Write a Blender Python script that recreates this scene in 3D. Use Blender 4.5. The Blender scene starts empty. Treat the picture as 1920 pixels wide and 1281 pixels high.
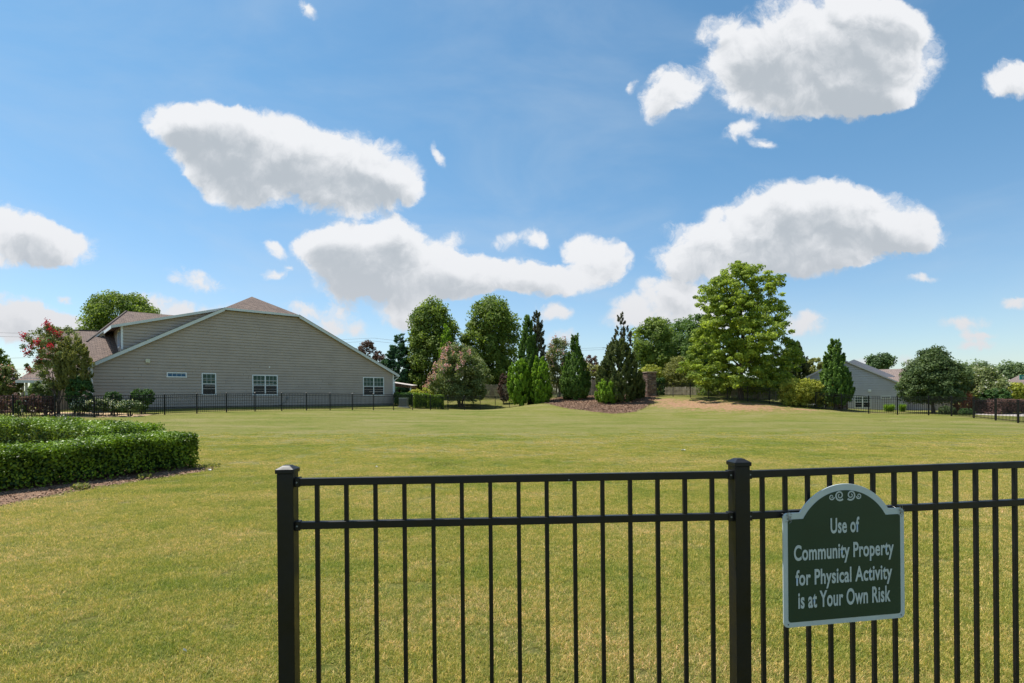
import bpy, math, random
import numpy as np
from mathutils import Vector
C = bpy.context.scene.collection
R = math.radians
SC = bpy.context.scene

# ------------------------------------------------------------------ camera
E = 1.62                      # eye height
F = 1000.0                    # focal length in pixels of the 1920 wide photo
CX, CY = 960.0, 745.0         # principal point (shifted lens)
ROLL = 0.5                    # degrees
cam_d = bpy.data.cameras.new('camera')
cam_d.sensor_width = 36; cam_d.lens = F/1920*36
cam_d.shift_y = 104.5/1920; cam_d.clip_start = .05; cam_d.clip_end = 6000
cam = bpy.data.objects.new('camera', cam_d); C.objects.link(cam)
cam.location = (0, 0, E); cam.rotation_euler = (R(90), 0, 0)
cam.rotation_euler = (Vector((0, 1, 0)).to_track_quat('-Z', 'Y').to_matrix().to_4x4()).to_euler()
from mathutils import Matrix
cam.matrix_world = Matrix.Translation((0, 0, E)) @ Matrix.Rotation(R(90), 4, 'X') @ Matrix.Rotation(R(-ROLL), 4, 'Z')
SC.camera = cam

def ray(px, py):
    dx, dy = (px-CX)/F, (CY-py)/F
    c, s = math.cos(R(-ROLL)), math.sin(R(-ROLL))
    return dx*c - dy*s, dx*s + dy*c          # x/y and z/y of the ray
def W(px, py, Z):
    u, v = ray(px, py)
    return (u*Z, Z, E+v*Z)

# ------------------------------------------------------------------ light
SUN_AZ, SUN_EL = R(-66), R(67)               # azimuth from +y towards +x
sd = Vector((math.sin(SUN_AZ)*math.cos(SUN_EL), math.cos(SUN_AZ)*math.cos(SUN_EL), math.sin(SUN_EL)))
sl = bpy.data.lights.new('sun', 'SUN'); sl.energy = 4.6; sl.angle = R(.53); sl.color = (1, .955, .88)
so = bpy.data.objects.new('sun', sl); C.objects.link(so)
so.rotation_euler = sd.to_track_quat('Z', 'Y').to_euler()
SC.view_settings.view_transform = 'Standard'; SC.view_settings.look = 'None'
EXPO = 0.52; SC.view_settings.exposure = EXPO; SC.view_settings.gamma = 1; SC.view_settings.use_curve_mapping = False
SKY_STRENGTH = 0.108

CLOUDS = [  # px, py, half width, half height, tilt(deg, + = rises to the right), weight
 (335,235,70,44,-20),(400,245,100,56,-10),(520,275,165,74,-12),(650,310,160,80,-14),(715,335,90,40,-14),(630,362,130,34,-12),(430,345,80,32,-15),(470,300,110,50,-10),
 (395,300,90,48,-14),(480,350,80,36,-14),(665,525,90,34,-6),(820,530,120,30,0),(1640,440,110,34,-4),(1490,497,150,24,2),(1620,175,100,44,0),
 (735,448,62,50,20),(650,468,100,58,0),(760,495,165,66,-12),(690,520,110,40,-10),(900,515,150,42,0),(1030,525,130,36,0),(1130,495,62,46,10),(1085,465,44,24,0),(605,462,44,24,20),
 (1530,85,205,112,5),(1640,110,140,105,0),(1480,170,160,52,0),(1600,185,120,42,0),(1262,165,62,34,25),(1235,195,36,26,40),(1345,48,60,22,20),(1650,30,100,50,-10),(1400,110,100,60,10),
 (1470,410,185,72,10),(1590,410,180,72,-4),(1690,430,100,30,-8),(1400,475,190,54,0),(1520,480,150,36,4),(1290,432,66,18,-10),(1310,490,80,24,0),
 (30,430,110,48,-8),(100,455,96,32,-12),(50,470,110,24,0),(370,524,80,18,-12),(520,473,36,12,-25),(515,518,34,9,0),
 (578,18,30,11,-40),(1890,152,66,40,12),(1385,243,46,18,25),(1425,266,42,11,-10),(1190,160,18,9,60),
 (20,590,120,34,-14),(120,608,90,20,-8),(60,630,130,18,-4),(290,575,90,20,-8),(400,585,110,18,-4),(620,606,90,20,-14),(560,580,50,12,-5),(755,575,60,30,-5),(775,598,46,18,0),(660,548,60,12,0),
 (1270,545,90,30,0),(1225,585,95,26,-6),(1320,590,90,24,0),(1180,605,60,16,0),(1040,586,44,16,0),(1055,632,40,13,0),(955,452,44,13,0),(1003,448,22,20,60),(850,447,30,14,20),
 (1508,608,54,19,0),(1725,521,36,9,0),(1815,606,60,13,0),(1838,630,46,9,0),(1838,650,50,10,0),(1905,568,36,11,0),(822,285,34,9,-60),(1620,690,60,12,0),(1700,683,40,12,0),(120,560,30,8,0),
 (545,505,18,6,0),(640,580,40,14,-10),(190,570,40,8,0),
]
def build_world():
    w = bpy.data.worlds.new('World'); SC.world = w; w.use_nodes = True
    nt = w.node_tree; nt.nodes.clear()
    # a group that turns a point of the sky (x/y, z/y) into a cloud cover value
    g = bpy.data.node_groups.new('cloud_cover', 'ShaderNodeTree')
    g.interface.new_socket('P', in_out='INPUT', socket_type='NodeSocketVector')
    g.interface.new_socket('D', in_out='OUTPUT', socket_type='NodeSocketFloat')
    gi, go = g.nodes.new('NodeGroupInput'), g.nodes.new('NodeGroupOutput')
    acc = None
    for (px, py, rx, ry, tilt) in CLOUDS:
        u, v = ray(px, py)
        m = g.nodes.new('ShaderNodeMapping'); m.vector_type = 'TEXTURE'
        m.inputs['Location'].default_value = (u, v, 0)
        m.inputs['Rotation'].default_value = (0, 0, R(tilt))
        m.inputs['Scale'].default_value = (rx/F*1.04, ry/F*(1.04 if ry > 35 else 1.5), 1)
        t = g.nodes.new('ShaderNodeTexGradient'); t.gradient_type = 'SPHERICAL'
        g.links.new(gi.outputs[0], m.inputs[0]); g.links.new(m.outputs[0], t.inputs[0])
        a = g.nodes.new('ShaderNodeMath'); a.operation = 'MULTIPLY_ADD'; a.inputs[1].default_value = min(1.05, max(.34, ry/42)); a.inputs[2].default_value = 0
        g.links.new(t.outputs['Fac'], a.inputs[0])
        if acc is not None: g.links.new(acc, a.inputs[2])
        acc = a.outputs[0]
    q1 = g.nodes.new('ShaderNodeMath'); q1.operation = 'MULTIPLY_ADD'; g.links.new(acc, q1.inputs[0]); q1.inputs[1].default_value = .55; q1.inputs[2].default_value = 1
    q2 = g.nodes.new('ShaderNodeMath'); q2.operation = 'DIVIDE'; g.links.new(acc, q2.inputs[0]); g.links.new(q1.outputs[0], q2.inputs[1])
    g.links.new(q2.outputs[0], go.inputs[0])
    def N(t, **k):
        n = nt.nodes.new(t)
        for a, b in k.items(): setattr(n, a, b)
        return n
    def L(a, b): nt.links.new(a, b)
    def M(op, a, b=None, c=None, clamp=False):
        n = N('ShaderNodeMath', operation=op, use_clamp=clamp)
        for i, q in enumerate((a, b, c)):
            if q is None: continue
            if isinstance(q, (int, float)): n.inputs[i].default_value = q
            else: L(q, n.inputs[i])
        return n.outputs[0]
    def VM(op, a, b):
        n = N('ShaderNodeVectorMath', operation=op)
        for i, q in enumerate((a, b)):
            if isinstance(q, tuple): n.inputs[i].default_value = q
            elif op == 'SCALE' and i == 1: n.inputs[3].default_value = q
            else: L(q, n.inputs[i])
        return n.outputs[0]
    def SM(x, lo, hi):
        n = N('ShaderNodeMapRange', interpolation_type='SMOOTHSTEP')
        L(x, n.inputs[0]); n.inputs[1].default_value = lo; n.inputs[2].default_value = hi
        return n.outputs[0]
    sky = N('ShaderNodeTexSky', sky_type='NISHITA', sun_disc=False)
    sky.sun_elevation = SUN_EL; sky.sun_rotation = SUN_AZ
    sky.altitude = 200; sky.air_density = 1.0; sky.dust_density = .6; sky.ozone_density = 1.6
    tc = N('ShaderNodeTexCoord'); d = tc.outputs['Generated']
    sp = N('ShaderNodeSeparateXYZ'); L(d, sp.inputs[0])
    yy = M('MAXIMUM', sp.outputs[1], .05)
    cb = N('ShaderNodeCombineXYZ'); L(M('DIVIDE', sp.outputs[0], yy), cb.inputs[0]); L(M('DIVIDE', sp.outputs[2], yy), cb.inputs[1])
    P0 = cb.outputs[0]
    def noise(v, scale, detail, rough, dist=0):
        n = N('ShaderNodeTexNoise'); L(v, n.inputs['Vector']); n.inputs['Scale'].default_value = scale
        n.inputs['Detail'].default_value = detail; n.inputs['Roughness'].default_value = rough; n.inputs['Distortion'].default_value = dist
        return n
    front = SM(sp.outputs[1], .1, .3)
    # warp: billows and torn edges
    w1 = VM('SCALE', VM('SUBTRACT', noise(P0, 6, 2, .5).outputs['Color'], (.5, .5, .5)), .045)
    w2 = VM('SCALE', VM('SUBTRACT', noise(P0, 22, 5, .6).outputs['Color'], (.5, .5, .5)), .034)
    P1 = VM('ADD', VM('ADD', P0, w1), w2)
    gn = N('ShaderNodeGroup', node_tree=g); L(P1, gn.inputs[0])
    gn2 = N('ShaderNodeGroup', node_tree=g); L(VM('ADD', VM('ADD', P0, w1), (.0, .030, 0)), gn2.inputs[0])
    fb = noise(P1, 15, 11, .60, .25).outputs['Fac']
    fb2 = noise(VM('ADD', P1, (.008, .018, 0)), 15, 5, .55, .25).outputs['Fac']
    soft = noise(P0, 7, 3, .5).outputs['Fac']
    far = noise(d, 3.1, 6, .55, .2).outputs['Fac']      # clouds elsewhere on the dome
    elsewhere = M('MULTIPLY', SM(far, .56, .74), M('SUBTRACT', 1, M('MULTIPLY', front, SM(sp.outputs[2], 1.1, .6))))
    elsewhere = M('MULTIPLY', elsewhere, SM(sp.outputs[2], .06, .2))
    F1 = M('ADD', M('MULTIPLY', gn.outputs[0], front), M('MULTIPLY', elsewhere, .8))
    F2 = M('ADD', M('MULTIPLY', gn2.outputs[0], front), M('MULTIPLY', elsewhere, .8))
    # erosion is strongest at the rim
    D1 = M('ADD', M('MULTIPLY', F1, 1.55), M('MULTIPLY', M('SUBTRACT', fb, .5), 1.85))
    alpha = M('MULTIPLY', SM(D1, .05, .50), SM(F1, .01, .18))
    fw = noise(VM('ADD', P1, w1), 26, 8, .72, .9).outputs['Fac']          # torn, thin rim
    Dw = M('ADD', M('MULTIPLY', F1, 2.1), M('MULTIPLY', M('SUBTRACT', fw, .53), 2.6))
    alpha = M('MAXIMUM', alpha, M('MULTIPLY', M('MULTIPLY', SM(Dw, -.05, .70), .55), SM(F1, .005, .16)))
    core = M('ADD', M('MULTIPLY', F2, 1.0), M('MULTIPLY', M('SUBTRACT', soft, .5), .7))
    relief = M('SUBTRACT', fb2, fb)                      # lit from above left
    shade = SM(M('ADD', core, M('MULTIPLY', relief, .95)), .24, .90)
    ccol = N('ShaderNodeMix', data_type='RGBA'); L(shade, ccol.inputs[0])
    k = 2**-EXPO/SKY_STRENGTH
    ccol.inputs[6].default_value = (.90*k, .91*k, .93*k, 1); ccol.inputs[7].default_value = (.50*k, .545*k, .59*k, 1)
    # horizon haze in the clouds: low ones are a little dimmer and pinker
    low = SM(sp.outputs[2], .30, .04)
    dim = N('ShaderNodeMix', data_type='RGBA'); L(M('MULTIPLY', low, .65), dim.inputs[0]); L(ccol.outputs[2], dim.inputs[6])
    dim.inputs[7].default_value = (.66*k, .66*k, .69*k, 1)
    tint = N('ShaderNodeMix', data_type='RGBA', blend_type='MULTIPLY'); tint.inputs[0].default_value = 1
    L(sky.outputs[0], tint.inputs[6])
    tg = N('ShaderNodeMix', data_type='RGBA'); L(SM(sp.outputs[2], .0, .5), tg.inputs[0]); L(tg.outputs[2], tint.inputs[7])
    tg.inputs[6].default_value = (.88, .93, .96, 1); tg.inputs[7].default_value = (.66, .98, 1.02, 1)
    # thin high veil
    vs = N('ShaderNodeMapping'); vs.inputs['Scale'].default_value = (1, 1, 2.6); vs.inputs['Rotation'].default_value = (0, .25, 0); L(d, vs.inputs[0])
    veil = M('MULTIPLY', SM(noise(vs.outputs[0], 2.4, 6, .55, .5).outputs['Fac'], .38, .78), .30)
    vl = N('ShaderNodeMix', data_type='RGBA'); L(veil, vl.inputs[0]); L(tint.outputs[2], vl.inputs[6]); vl.inputs[7].default_value = (.60*k, .70*k, .80*k, 1)
    mx = N('ShaderNodeMix', data_type='RGBA')
    L(M('MULTIPLY', alpha, .97), mx.inputs[0]); L(vl.outputs[2], mx.inputs[6]); L(dim.outputs[2], mx.inputs[7])
    bg = N('ShaderNodeBackground'); bg.inputs[1].default_value = SKY_STRENGTH; L(mx.outputs[2], bg.inputs[0])
    out = N('ShaderNodeOutputWorld'); L(bg.outputs[0], out.inputs[0])
    w.cycles.sampling_method = 'MANUAL'; w.cycles.sample_map_resolution = 512
build_world()
SC.cycles.max_bounces = 6; SC.cycles.transparent_max_bounces = 4

# ------------------------------------------------------------------ helpers
def tag(o, label=None, cat=None, group=None, kind=None):
    if label: o['label'] = label
    if cat: o['category'] = cat
    if group: o['group'] = group
    if kind: o['kind'] = kind
    return o
def empty(name, loc, rz=0, **k):
    o = bpy.data.objects.new(name, None); C.objects.link(o)
    o.location = loc; o.rotation_euler = (0, 0, rz); o.empty_display_size = .2
    return tag(o, **k)
def link(name, me, mat=None, parent=None, loc=None, rz=0, **k):
    o = bpy.data.objects.new(name, me); C.objects.link(o)
    if mat is not None and not me.materials: me.materials.append(mat)
    if parent is not None: o.parent = parent
    if loc is not None: o.location = loc
    if rz: o.rotation_euler = (0, 0, rz)
    return tag(o, **k)
class MB:
    def __init__(s): s.v, s.f, s.uv = [], [], {}
    def add(s, vs, fs):
        b = len(s.v); s.v += [tuple(map(float, p)) for p in vs]; s.f += [tuple(i+b for i in f) for f in fs]; return s
    def box(s, x0, x1, y0, y1, z0, z1):
        return s.add([(x0,y0,z0),(x1,y0,z0),(x1,y1,z0),(x0,y1,z0),(x0,y0,z1),(x1,y0,z1),(x1,y1,z1),(x0,y1,z1)],
                     [(0,3,2,1),(4,5,6,7),(0,1,5,4),(1,2,6,5),(2,3,7,6),(3,0,4,7)])
    def hexa(s, p): return s.add(p, [(0,3,2,1),(4,5,6,7),(0,1,5,4),(1,2,6,5),(2,3,7,6),(3,0,4,7)])
    def prism(s, poly, off):
        n = len(poly); off = Vector(off); a = [Vector(p) for p in poly]; b = [p+off for p in a]
        return s.add(a+b, [tuple(range(n))[::-1], tuple(range(n, 2*n))] + [(i, (i+1) % n, n+(i+1) % n, n+i) for i in range(n)])
    def bar(s, a, b, w, h, up=(0,0,1)):
        a, b = Vector(a), Vector(b); d = (b-a).normalized(); up = Vector(up)
        x = d.cross(up).normalized()*w/2; y = x.cross(d).normalized()*h/2
        return s.hexa([a-x-y, a+x-y, b+x-y, b-x-y, a-x+y, a+x+y, b+x+y, b-x+y])
    def tube(s, pts, rad, n=6, cap=True):
        pts = [Vector(p) for p in pts]; base = len(s.v); k = len(pts)
        for i, p in enumerate(pts):
            d = (pts[min(i+1, k-1)]-pts[max(i-1, 0)]).normalized()
            x = d.cross(Vector((.13, .99, .05)) if abs(d.y) < .9 else Vector((1, 0, 0))).normalized(); y = d.cross(x)
            for j in range(n):
                a = 2*math.pi*j/n; s.v.append(tuple(p + (x*math.cos(a)+y*math.sin(a))*rad[i]))
        for i in range(k-1):
            for j in range(n):
                q = (j+1) % n; s.f.append((base+i*n+j, base+i*n+q, base+(i+1)*n+q, base+(i+1)*n+j))
        if cap: s.f.append(tuple(base+j for j in range(n))[::-1]); s.f.append(tuple(base+(k-1)*n+j for j in range(n)))
        return s
    def mesh(s, name):
        me = bpy.data.meshes.new(name); me.from_pydata(s.v, [], s.f); me.update(); return me
    def build(s, name, mat, parent=None, loc=None, rz=0, bevel=0, smooth=False, **k):
        me = s.mesh(name)
        if smooth: me.shade_smooth()
        o = link(name, me, mat, parent, loc, rz, **k)
        if bevel:
            m = o.modifiers.new('bevel', 'BEVEL'); m.width = bevel; m.segments = 2; m.limit_method = 'ANGLE'
        return o
def np_mesh(name, V, nface, k, attr=None):
    """V: (nface*k,3) vertices, faces are consecutive k-gons"""
    me = bpy.data.meshes.new(name); me.vertices.add(len(V)); me.vertices.foreach_set('co', V.astype(np.float32).ravel())
    me.loops.add(nface*k); me.loops.foreach_set('vertex_index', np.arange(nface*k, dtype=np.int32))
    me.polygons.add(nface); me.polygons.foreach_set('loop_start', np.arange(0, nface*k, k, dtype=np.int32))
    me.update(calc_edges=True)
    if attr is not None:
        a = me.attributes.new('tint', 'FLOAT', 'POINT'); a.data.foreach_set('value', np.repeat(attr, k).astype(np.float32))
    return me
def norm(a): return a/np.maximum(np.linalg.norm(a, axis=-1, keepdims=True), 1e-9)
def leaf_mesh(rng, name, P, Nn, A, ln, wd, tint):
    """diamond leaves: centre P, normal Nn, axis A"""
    A = norm(A - (A*Nn).sum(1, keepdims=True)*Nn); B = np.cross(Nn, A)
    ln = ln[:, None]/2; wd = wd[:, None]/2
    V = np.stack([P-A*ln, P+B*wd+A*ln*.1, P+A*ln, P-B*wd+A*ln*.1], 1)
    return np_mesh(name, V.reshape(-1, 3), len(P), 4, tint)

# ------------------------------------------------------------------ materials
def new_mat(name):
    m = bpy.data.materials.new(name); m.use_nodes = True
    nt = m.node_tree; b = nt.nodes['Principled BSDF']; return m, nt, b
def plain(name, col, rough=.6, spec=.5, metal=0, noise=0, nscale=8, bump=0, bscale=60):
    m, nt, b = new_mat(name)
    b.inputs['Base Color'].default_value = (*col, 1); b.inputs['Roughness'].default_value = rough
    b.inputs['Specular IOR Level'].default_value = spec; b.inputs['Metallic'].default_value = metal
    tc = nt.nodes.new('ShaderNodeTexCoord')
    if noise:
        n = nt.nodes.new('ShaderNodeTexNoise'); n.inputs['Scale'].default_value = nscale; n.inputs['Detail'].default_value = 6
        nt.links.new(tc.outputs['Object'], n.inputs['Vector'])
        r = nt.nodes.new('ShaderNodeValToRGB')
        r.color_ramp.elements[0].position = .3; r.color_ramp.elements[1].position = .7
        r.color_ramp.elements[0].color = (*[c*(1-noise) for c in col], 1); r.color_ramp.elements[1].color = (*[min(1, c*(1+noise)) for c in col], 1)
        nt.links.new(n.outputs['Fac'], r.inputs[0]); nt.links.new(r.outputs[0], b.inputs['Base Color'])
    if bump:
        n = nt.nodes.new('ShaderNodeTexNoise'); n.inputs['Scale'].default_value = bscale; n.inputs['Detail'].default_value = 4
        nt.links.new(tc.outputs['Object'], n.inputs['Vector'])
        bp = nt.nodes.new('ShaderNodeBump'); bp.inputs['Strength'].default_value = bump; bp.inputs['Distance'].default_value = .01
        nt.links.new(n.outputs['Fac'], bp.inputs['Height']); nt.links.new(bp.outputs[0], b.inputs['Normal'])
    return m
def leaf_mat(name, c1, c2, trans=.38, rough=.62, c3=None):
    m, nt, b = new_mat(name); petal = 'blossom' in name
    if not petal: c1, c2 = [q*1.9 for q in c1], [q*2.15 for q in c2]
    at = nt.nodes.new('ShaderNodeAttribute'); at.attribute_name = 'tint'
    r = nt.nodes.new('ShaderNodeValToRGB'); r.color_ramp.elements[0].color = (*c1, 1); r.color_ramp.elements[1].color = (*c2, 1)
    if c3: e = r.color_ramp.elements.new(.93); e.color = (*c2, 1); r.color_ramp.elements[-1].color = (*c3, 1)
    nt.links.new(at.outputs['Fac'], r.inputs[0]); nt.links.new(r.outputs[0], b.inputs['Base Color'])
    b.inputs['Roughness'].default_value = rough; b.inputs['Specular IOR Level'].default_value = .22
    tr = nt.nodes.new('ShaderNodeBsdfTranslucent')
    mul = nt.nodes.new('ShaderNodeMix'); mul.data_type = 'RGBA'; mul.blend_type = 'MULTIPLY'; mul.inputs[0].default_value = 1
    mul.inputs[7].default_value = (1.5, 1.55, .8, 1); nt.links.new(r.outputs[0], mul.inputs[6]); nt.links.new(mul.outputs[2], tr.inputs[0])
    mx = nt.nodes.new('ShaderNodeMixShader'); mx.inputs[0].default_value = trans
    nt.links.new(b.outputs[0], mx.inputs[1]); nt.links.new(tr.outputs[0], mx.inputs[2])
    nt.links.new(mx.outputs[0], nt.nodes['Material Output'].inputs[0])
    return m
MT = {
 'iron': plain('black_powder_coat', (.0045, .0045, .005), .42, .4, noise=.25, nscale=30, bump=.05, bscale=400),
 'white': plain('white_trim_paint', (.78, .80, .80), .5, noise=.04, nscale=2),
 'fascia': plain('pale_fascia_paint', (.62, .66, .66), .5, noise=.05, nscale=2),
 'siding': plain('taupe_vinyl_siding', (.43, .362, .305), .55, .3, noise=.07, nscale=.9),
 'siding2': plain('grey_vinyl_siding', (.50, .48, .485), .55, .3, noise=.05, nscale=1.2),
 'siding3': plain('pinkish_grey_siding', (.50, .44, .43), .6, .3, noise=.05, nscale=1.2),
 'tan': plain('tan_stucco', (.48, .40, .29), .8),
 'block': plain('grey_foundation_block', (.20, .19, .175), .9, noise=.2, nscale=5, bump=.3, bscale=30),
 'bark': plain('brown_bark', (.11, .085, .065), .9, noise=.4, nscale=9, bump=.8, bscale=25),
 'wood': plain('weathered_fence_wood', (.42, .35, .27), .85, noise=.35, nscale=3, bump=.3, bscale=40),
 'mulch': None, 'bar_dim': plain('screened_grey_bar', (.06, .065, .07), .6), 'dark': plain('dark_interior', (.01, .012, .014), .6),
 'shutter': plain('dark_blue_shutter', (.02, .025, .06), .5),
 'green': plain('sign_green_enamel', (.0095, .040, .029), .30, .5, noise=.10, nscale=7),
 'rim': plain('sign_white_enamel', (.50, .56, .57), .35, .5, noise=.05, nscale=12),
 'wire': plain('galvanised_wire', (.35, .34, .32), .4, metal=.8),
 'concrete': plain('pale_concrete', (.50, .44, .40), .9, noise=.12, nscale=3, bump=.2),
 'cream': plain('cream_plastic', (.62, .60, .45), .5),
 'grey_metal': plain('grey_painted_metal', (.22, .22, .21), .5),
 'cable': plain('black_cable', (.06, .06, .07), .6),
 'teal': plain('teal_sign_paint', (.01, .20, .18), .4), 'carpaint': plain('white_car_paint', (.75, .76, .78), .25, .6),
 'tyre': plain('black_rubber', (.02, .02, .02), .8), 'lamp_red': plain('red_lamp_plastic', (.4, .02, .02), .2),
 'stone_cap': plain('tan_cap_stone', (.36, .28, .20), .8, noise=.2, nscale=6, bump=.3),
 'scrap': plain('white_paper', (.75, .74, .70), .8),
}
def chip_paint(m):
    nt = m.node_tree; b = nt.nodes['Principled BSDF']; tc = nt.nodes.new('ShaderNodeTexCoord')
    n = nt.nodes.new('ShaderNodeTexNoise'); n.inputs['Scale'].default_value = 34; n.inputs['Detail'].default_value = 3; nt.links.new(tc.outputs['Object'], n.inputs['Vector'])
    r = nt.nodes.new('ShaderNodeMapRange'); r.inputs[1].default_value = .775; r.inputs[2].default_value = .80; nt.links.new(n.outputs['Fac'], r.inputs[0])
    src = b.inputs['Base Color'].links[0].from_socket; mx = nt.nodes.new('ShaderNodeMix'); mx.data_type = 'RGBA'
    nt.links.new(r.outputs[0], mx.inputs[0]); nt.links.new(src, mx.inputs[6]); mx.inputs[7].default_value = (.45, .45, .43, 1); nt.links.new(mx.outputs[2], b.inputs['Base Color'])
    d = nt.nodes.new('ShaderNodeTexNoise'); d.inputs['Scale'].default_value = 9; d.inputs['Detail'].default_value = 8; nt.links.new(tc.outputs['Object'], d.inputs['Vector'])
    q = nt.nodes.new('ShaderNodeMapRange'); q.inputs[1].default_value = .3; q.inputs[2].default_value = .7; q.inputs[3].default_value = .30; q.inputs[4].default_value = .60; nt.links.new(d.outputs['Fac'], q.inputs[0]); nt.links.new(q.outputs[0], b.inputs['Roughness'])
chip_paint(MT['iron'])
def glass_mat(name, col, rough=.15):
    m, nt, b = new_mat(name); b.inputs['Base Color'].default_value = (*col, 1)
    b.inputs['Roughness'].default_value = rough; b.inputs['Specular IOR Level'].default_value = .22; return m
MT['glass_up'] = glass_mat('window_glass_over_green_blind', (.030, .075, .055))
MT['glass_lo'] = glass_mat('dark_window_glass', (.006, .012, .018))
MT['glass_blue'] = glass_mat('blue_window_glass', (.02, .11, .22))
MT['glass_pale'] = glass_mat('pale_window_glass', (.35, .42, .55))
def shingle_mat(name, c1, c2, c3):
    m, nt, b = new_mat(name)
    uv = nt.nodes.new('ShaderNodeUVMap'); uv.uv_map = 'UVMap'
    br = nt.nodes.new('ShaderNodeTexBrick'); br.inputs['Scale'].default_value = 1
    br.inputs['Color1'].default_value = (*c1, 1); br.inputs['Color2'].default_value = (*c2, 1); br.inputs['Mortar'].default_value = (*c3, 1)
    br.inputs['Mortar Size'].default_value = .012; br.inputs['Brick Width'].default_value = .32; br.inputs['Row Height'].default_value = .145
    br.offset_frequency = 2; br.offset = .42
    nt.links.new(uv.outputs[0], br.inputs['Vector'])
    n = nt.nodes.new('ShaderNodeTexNoise'); n.inputs['Scale'].default_value = 3.5; n.inputs['Detail'].default_value = 8; n.inputs['Roughness'].default_value = .75
    nt.links.new(uv.outputs[0], n.inputs['Vector'])
    mx = nt.nodes.new('ShaderNodeMix'); mx.data_type = 'RGBA'; mx.blend_type = 'OVERLAY'; mx.inputs[0].default_value = .6
    nt.links.new(br.outputs['Color'], mx.inputs[6]); nt.links.new(n.outputs['Fac'], mx.inputs[7]); nt.links.new(mx.outputs[2], b.inputs['Base Color'])
    bp = nt.nodes.new('ShaderNodeBump'); bp.inputs['Distance'].default_value = .02; bp.inputs['Strength'].default_value = .8
    nt.links.new(br.outputs['Fac'], bp.inputs['Height']); bp.invert = True; nt.links.new(bp.outputs[0], b.inputs['Normal'])
    b.inputs['Roughness'].default_value = .9
    return m
MT['shingle'] = shingle_mat('brown_asphalt_shingle', (.235, .165, .130), (.155, .108, .088), (.05, .035, .03))
MT['shingle2'] = shingle_mat('faded_brown_shingle', (.27, .20, .17), (.20, .15, .13), (.09, .07, .06))

# ground colour network shared by the soil sheet and the grass blades
def grass_colour(nt, fine=True):
    L = nt.links.new
    geo = nt.nodes.new('ShaderNodeNewGeometry')
    def noise(scale, detail=4, rough=.6, sy=1.0):
        mp = nt.nodes.new('ShaderNodeMapping'); mp.inputs['Scale'].default_value = (1, sy, 0)
        n = nt.nodes.new('ShaderNodeTexNoise'); n.inputs['Scale'].default_value = scale; n.inputs['Detail'].default_value = detail; n.inputs['Roughness'].default_value = rough
        L(geo.outputs['Position'], mp.inputs[0]); L(mp.outputs[0], n.inputs['Vector']); return n.outputs['Fac']
    def ramp(f, stops):
        r = nt.nodes.new('ShaderNodeValToRGB'); els = r.color_ramp.elements
        while len(els) < len(stops): els.new(.5)
        for e, (p, c) in zip(els, stops): e.position = p; e.color = (*c, 1)
        L(f, r.inputs[0]); return r.outputs[0]
    def mix(f, a, b, bt='MIX'):
        m = nt.nodes.new('ShaderNodeMix'); m.data_type = 'RGBA'; m.blend_type = bt
        if isinstance(f, float): m.inputs[0].default_value = f
        else: L(f, m.inputs[0])
        for s, q in ((6, a), (7, b)):
            if isinstance(q, tuple): m.inputs[s].default_value = (*q, 1)
            else: L(q, m.inputs[s])
        return m.outputs[2]
    G0, G1, TAN = (.108, .148, .021), (.195, .192, .046), (.272, .232, .106)
    big = ramp(noise(.20, 6, .62, 2.2), [(.36, G0), (.48, G1), (.64, TAN)])
    mid = ramp(noise(1.6, 6, .7), [(.36, G0), (.52, G1), (.70, TAN)])
    c = mix(.45, big, mid)
    tuft = ramp(noise(11, 3, .6), [(.30, (.72, .86, .60)), (.5, (1, 1, 1)), (.70, (1.32, 1.20, 1.45))])
    c = mix(.8, c, tuft, 'MULTIPLY')
    return geo, noise, ramp, mix, c
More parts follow.
